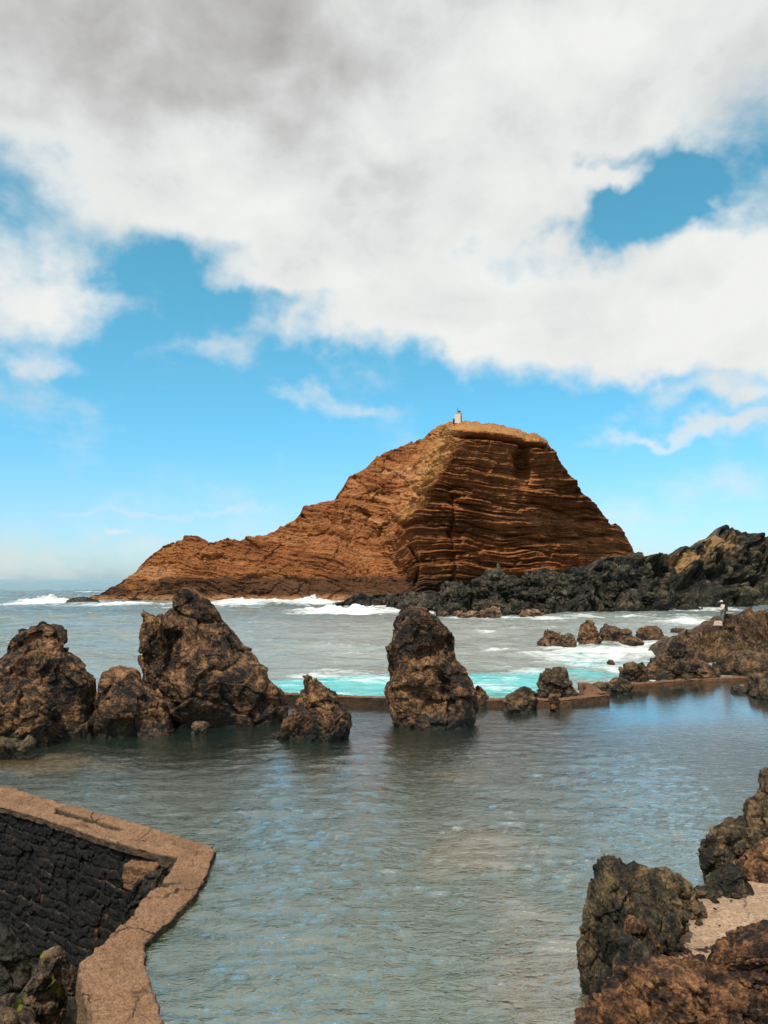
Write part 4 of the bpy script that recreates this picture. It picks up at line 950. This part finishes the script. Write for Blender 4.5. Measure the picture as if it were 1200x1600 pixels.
mcap = plainmat('pale_cap', (.45, .40, .34), .9, .1); mpack = plainmat('dark_pack', (.02, .022, .025), .8, .2); mbag = plainmat('pinkish_bag', (.52, .37, .30), .85, .15)
fp = atY(1130.5, 974, YP)
per = empty('person', tuple(float(v) for v in fp), 0)
tag(per, 'person in a pale cap, pinkish shirt and grey jeans standing on the outcrop', 'person')
# faces -x; x forward is negative
jt = {'pelvis': (0, 0, .92), 'waist': (0, 0, 1.08), 'chest': (-.02, 0, 1.28), 'neckb': (-.03, 0, 1.45), 'neck': (-.06, 0, 1.53), 'head': (-.09, 0, 1.62), 'top': (-.09, 0, 1.72),
      'shL': (-.02, .19, 1.40), 'elL': (-.08, .24, 1.13), 'wrL': (-.30, .16, 1.04), 'haL': (-.38, .13, 1.04),
      'shR': (-.02, -.19, 1.40), 'elR': (-.10, -.23, 1.13), 'wrR': (-.33, -.12, 1.08), 'haR': (-.41, -.10, 1.09),
      'hipL': (0, .10, .88), 'knL': (-.06, .12, .48), 'anL': (.02, .12, .08), 'toL': (-.17, .13, .03),
      'hipR': (0, -.10, .88), 'knR': (-.12, -.12, .49), 'anR': (-.10, -.12, .08), 'toR': (-.30, -.13, .03)}
ks = list(jt); ix = {k: i for i, k in enumerate(ks)}
ed = [('pelvis','waist'),('waist','chest'),('chest','neckb'),('neckb','neck'),('neck','head'),('head','top'),('chest','shL'),('shL','elL'),('elL','wrL'),('wrL','haL'),('chest','shR'),('shR','elR'),('elR','wrR'),('wrR','haR'),('pelvis','hipL'),('hipL','knL'),('knL','anL'),('anL','toL'),('pelvis','hipR'),('hipR','knR'),('knR','anR'),('anR','toR')]
rad = dict(pelvis=.13, waist=.12, chest=.14, neckb=.08, neck=.055, head=.095, top=.08, shL=.06, elL=.045, wrL=.03, haL=.035, shR=.06, elR=.045, wrR=.03, haR=.035, hipL=.085, knL=.06, anL=.042, toL=.035, hipR=.085, knR=.06, anR=.042, toR=.035)
skinned('body', [jt[k] for k in ks], [(ix[a_], ix[b_]) for a_, b_ in ed], [rad[k] for k in ks], mskin, per)
def sub_skin(name, keys, edges, extra, mat, sub=2):
    i2 = {k: i for i, k in enumerate(keys)}
    skinned(name, [jt[k] for k in keys], [(i2[a_], i2[b_]) for a_, b_ in edges], [rad[k] + extra for k in keys], mat, per, sub)
sub_skin('shirt', ['waist','pelvis','chest','neckb','shL','elL','wrL','shR','elR','wrR'], [('pelvis','waist'),('waist','chest'),('chest','neckb'),('chest','shL'),('shL','elL'),('elL','wrL'),('chest','shR'),('shR','elR'),('elR','wrR')], .03, mshirt)
sub_skin('trousers', ['pelvis','hipL','knL','anL','hipR','knR','anR'], [('pelvis','hipL'),('hipL','knL'),('knL','anL'),('pelvis','hipR'),('hipR','knR'),('knR','anR')], .025, mjean)
cp_ = lathe('cap', [(.125, 0), (.125, .05), (.10, .11), (.05, .14), (0, .145)], 20, mcap, per, loc=(-.09, 0, 1.68))
br = lathe('cap_brim', [(0, .012), (.10, .012), (.105, 0), (.10, -.01), (0, -.01)], 20, mcap, cp_, loc=(-.14, 0, .01))
hair = lathe('hair', [(0, -.06), (.09, -.05), (.108, 0), (.106, .08), (0, .1)], 16, mpack, per, loc=(-.075, 0, 1.62))
for s_ in (-1, 1):
    e_ = lathe('eye', [(0, -.012), (.012, 0), (0, .012)], 8, mpack, per, loc=(-.185, .035 * s_, 1.64))
lathe('nose', [(0, -.02), (.016, -.015), (.01, .02), (0, .03)], 8, mskin, per, loc=(-.198, 0, 1.605))
bp = box_rough('backpack', (0, 0, 0), .20, .34, .48, 0, mpack, 9, n=12, amp=.01); bp.parent = per; bp.location = (.22, 0, 1.22)
bg = box_rough('bag', (0, 0, 0), .62, .40, .38, .2, mbag, 15, n=22, amp=.03, taper=.25)
bq = atY(1122, 974, YP - .6); bg.location = tuple(bq); tag(bg, 'pinkish white bag lying on the rock at the feet of the person', 'bag')
sk = skinned('handle', [(-.2, 0, .15), (-.1, 0, .30), (.1, 0, .30), (.2, 0, .15)], [(0, 1), (1, 2), (2, 3)], [.02] * 4, mpack, bg, 1)
pl = box_rough('plank', (0, 0, 0), .62, .3, .06, 0, plainmat('pale_timber', (.55, .42, .2)), 19, n=10, amp=.004)
pl.location = tuple(atY(1139, 957.5, YP + .5)); tag(pl, 'short pale board lying on the rock just behind the person', 'board')
sp = lathe('rock_step', [(0, -.8), (.55, -.8), (.42, -.1), (.25, .0), (0, .0)], 9, M['outcrop'], None, loc=tuple(float(v) for v in atY(1139, 959.5, YP + .5)), smooth=False)
sp.scale = (1.2, .8, 1.2); tag(sp, 'small rock ledge carrying the pale board behind the person', 'rock')

# ------------------------------------------------------------------ world: sky and clouds
SUN_EL, SUN_AZ = math.radians(57), math.radians(-152)   # azimuth from +Y clockwise: sun stands behind the viewer's left
world = bpy.data.worlds.new('World'); sc.world = world; world.use_nodes = True
wt = NT(world.node_tree); wt.n.clear()
wo = wt.new('ShaderNodeOutputWorld'); bgd = wt.new('ShaderNodeBackground'); wt.l.new(bgd.outputs[0], wo.inputs[0])
sky = wt.new('ShaderNodeTexSky'); sky.sky_type = 'NISHITA'; sky.sun_disc = False; sky.sun_elevation = SUN_EL; sky.sun_rotation = SUN_AZ
sky.air_density = 1.0; sky.dust_density = .6; sky.ozone_density = 1.6
gen = wt.new('ShaderNodeTexCoord').outputs['Generated']
sx = wt.new('ShaderNodeSeparateXYZ'); wt.l.new(gen, sx.inputs[0])
az = wt.math('ARCTAN2', sx.outputs[0], sx.outputs[1]); el = wt.math('ARCSINE', sx.outputs[2])
cv = wt.new('ShaderNodeCombineXYZ'); wt.l.new(az, cv.inputs[0]); wt.l.new(el, cv.inputs[1])
# flatten noise vertically a little; warp the layout
w1 = wt.noise(cv.outputs[0], 3.2, 5, .55, 0, 1); w2 = wt.noise(cv.outputs[0], 12, 4, .55, 0, 1)
wv = wt.vm('ADD', cv.outputs[0], wt.vm('ADD', wt.vm('MULTIPLY', wt.vm('SUBTRACT', w1, (.5, .5, .5)), (.22, .13, 0)), wt.vm('MULTIPLY', wt.vm('SUBTRACT', w2, (.5, .5, .5)), (.12, .08, 0))))
def wblob(px, py, rx, ry, w, rot=0, soft=1.0):
    x, y, z = rdir(px, py); a_ = math.atan2(x, y); e_ = math.atan2(z, math.hypot(x, y))
    mp = wt.new('ShaderNodeMapping', vector_type='TEXTURE'); wt.l.new(wv, mp.inputs[0])
    mp.inputs['Location'].default_value = (a_, e_, 0); mp.inputs['Rotation'].default_value = (0, 0, math.radians(rot)); mp.inputs['Scale'].default_value = (rx / FPX / math.cos(e_) * .92, ry / FPX * .92, 1)
    l = wt.vm('LENGTH', mp.outputs[0], out=1)
    return wt.mr(l, 1.55, .2, 0, w, True)
def total(lst):
    o = None
    for b_ in lst:
        v = wblob(*b_); o = v if o is None else wt.math('ADD', o, v)
    return o
cov = total([(600,-80,1500,330,1.25),(560,150,420,200,.7),(620,330,260,130,.9),(200,250,300,110,.55),(840,250,200,90,.4),
    (700,505,260,75,.95,-4),(960,500,330,95,1.0,-5),(1120,545,160,70,.9,-14),(1150,400,150,80,.9),(560,500,160,45,.5,10),
    (40,450,130,75,.85,-12),(120,480,90,40,.4),(200,345,150,50,.5),(430,330,160,80,.55,-15),(500,400,90,60,.5),
    (375,435,85,24,.50),(320,562,85,22,.42,0),(485,622,80,24,.52,-8),(90,560,120,18,.40),(600,640,60,18,.3),
    (1060,672,200,12,.55,2),(930,665,110,14,.3,-8),(1060,780,260,70,.42),(180,875,500,40,.12),(700,890,900,40,.25),(215,830,24,6,.5),(1150,625,90,14,.45,-6),(300,798,260,6,.25),
    (915,352,105,40,-.85,-18),(1015,325,120,50,-.95,-12),(1070,288,75,30,-.65,-8),(870,262,60,30,-.65,-10),(950,262,70,22,-.35),(960,300,130,16,.40,-16),(900,280,60,14,.3,-30),(1060,330,70,10,.25,-10),(1150,300,45,45,.6),(40,290,110,60,-.25),(620,300,1,1,0),(260,470,150,60,-.4),(1045,615,150,18,-.2)])
hi = wt.mr(sx.outputs[2], -.2, .62, .0, .0)
outside = wt.mr(wt.math('ABSOLUTE', az), .55, .9, 0, .62, True)
outside = wt.math('ADD', outside, wt.mr(el, .60, .85, 0, 1.5, True))
fb1 = wt.noise(wt.vm('MULTIPLY', cv.outputs[0], (1, 1.5, 1)), 5.0, 9, .53, .25)
fb2 = wt.noise(wt.vm('MULTIPLY', cv.outputs[0], (1, 1.35, 1)), 22, 7, .6, .1)
d = wt.math('ADD', wt.math('ADD', cov, outside), wt.math('ADD', wt.mr(fb1, .2, .8, -.70, .70), wt.mr(fb2, .2, .8, -.24, .24)))
dens = wt.mr(d, .0, 1.15, 0, 1, True)
dark = total([(200,90,380,130,.62,6),(420,150,180,70,.25),(640,310,200,90,.38),(480,395,90,45,.3),(1180,110,110,90,.35),(900,190,260,60,.25),(750,490,260,40,.22),(60,-60,700,120,.3),(600,-160,1400,120,.5)])
dk = wt.math('ADD', dark, wt.mr(fb1, .3, .7, -.36, .36)); dk = wt.math('ADD', dk, wt.mr(fb2, .3, .7, -.07, .07)); dk = wt.mr(dk, -.05, 1.15, 0, 1)
ccol = wt.ramp(dk, [(0, (.88, .89, .87)), (.3, (.77, .79, .78)), (.7, (.55, .55, .545)), (1, (.41, .40, .39))])
STR = .11
tint = wt.ramp(wt.mr(el, 0, .8), [(0, (.40, .56, .76)), (.10, (.42, .62, .76)), (.25, (.34, .74, .78)), (.5, (.37, .86, .77)), (1, (.40, .90, .75))])
tint = wt.vm('SCALE', tint, scale=2.05)
skc = wt.mix(1.0, sky.outputs[0], tint, 'MULTIPLY')
cc = wt.vm('SCALE', ccol, scale=1 / STR)
fin = wt.mix(dens, skc, cc)
wt.l.new(fin, bgd.inputs[0]); bgd.inputs[1].default_value = STR
world.cycles.sampling_method = 'MANUAL'; world.cycles.sample_map_resolution = 512

sd = bpy.data.lights.new('sun', 'SUN'); sd.energy = 4.2; sd.angle = math.radians(2.0); sd.color = (1, .93, .82)
so = bpy.data.objects.new('sun', sd); COL.objects.link(so); so.location = (-20, -20, 60)
dirv = mathutils.Vector((math.sin(SUN_AZ) * math.cos(SUN_EL), math.cos(SUN_AZ) * math.cos(SUN_EL), math.sin(SUN_EL)))
so.rotation_euler = dirv.to_track_quat('Z', 'Y').to_euler()

vs = sc.view_settings; vs.view_transform = 'Standard'; vs.look = 'None'; vs.exposure = 0; vs.gamma = 1
sc.render.engine = 'CYCLES'; cy = sc.cycles
cy.use_denoising = True
try: cy.denoiser = 'OPENIMAGEDENOISE'; cy.denoising_input_passes = 'RGB_ALBEDO_NORMAL'
except Exception: pass
cy.max_bounces = 5; cy.diffuse_bounces = 2; cy.glossy_bounces = 3; cy.transparent_max_bounces = 6; cy.caustics_reflective = False; cy.caustics_refractive = False
cy.sample_clamp_indirect = 4; cy.sample_clamp_direct = 8
print('done', time.time() - T0)
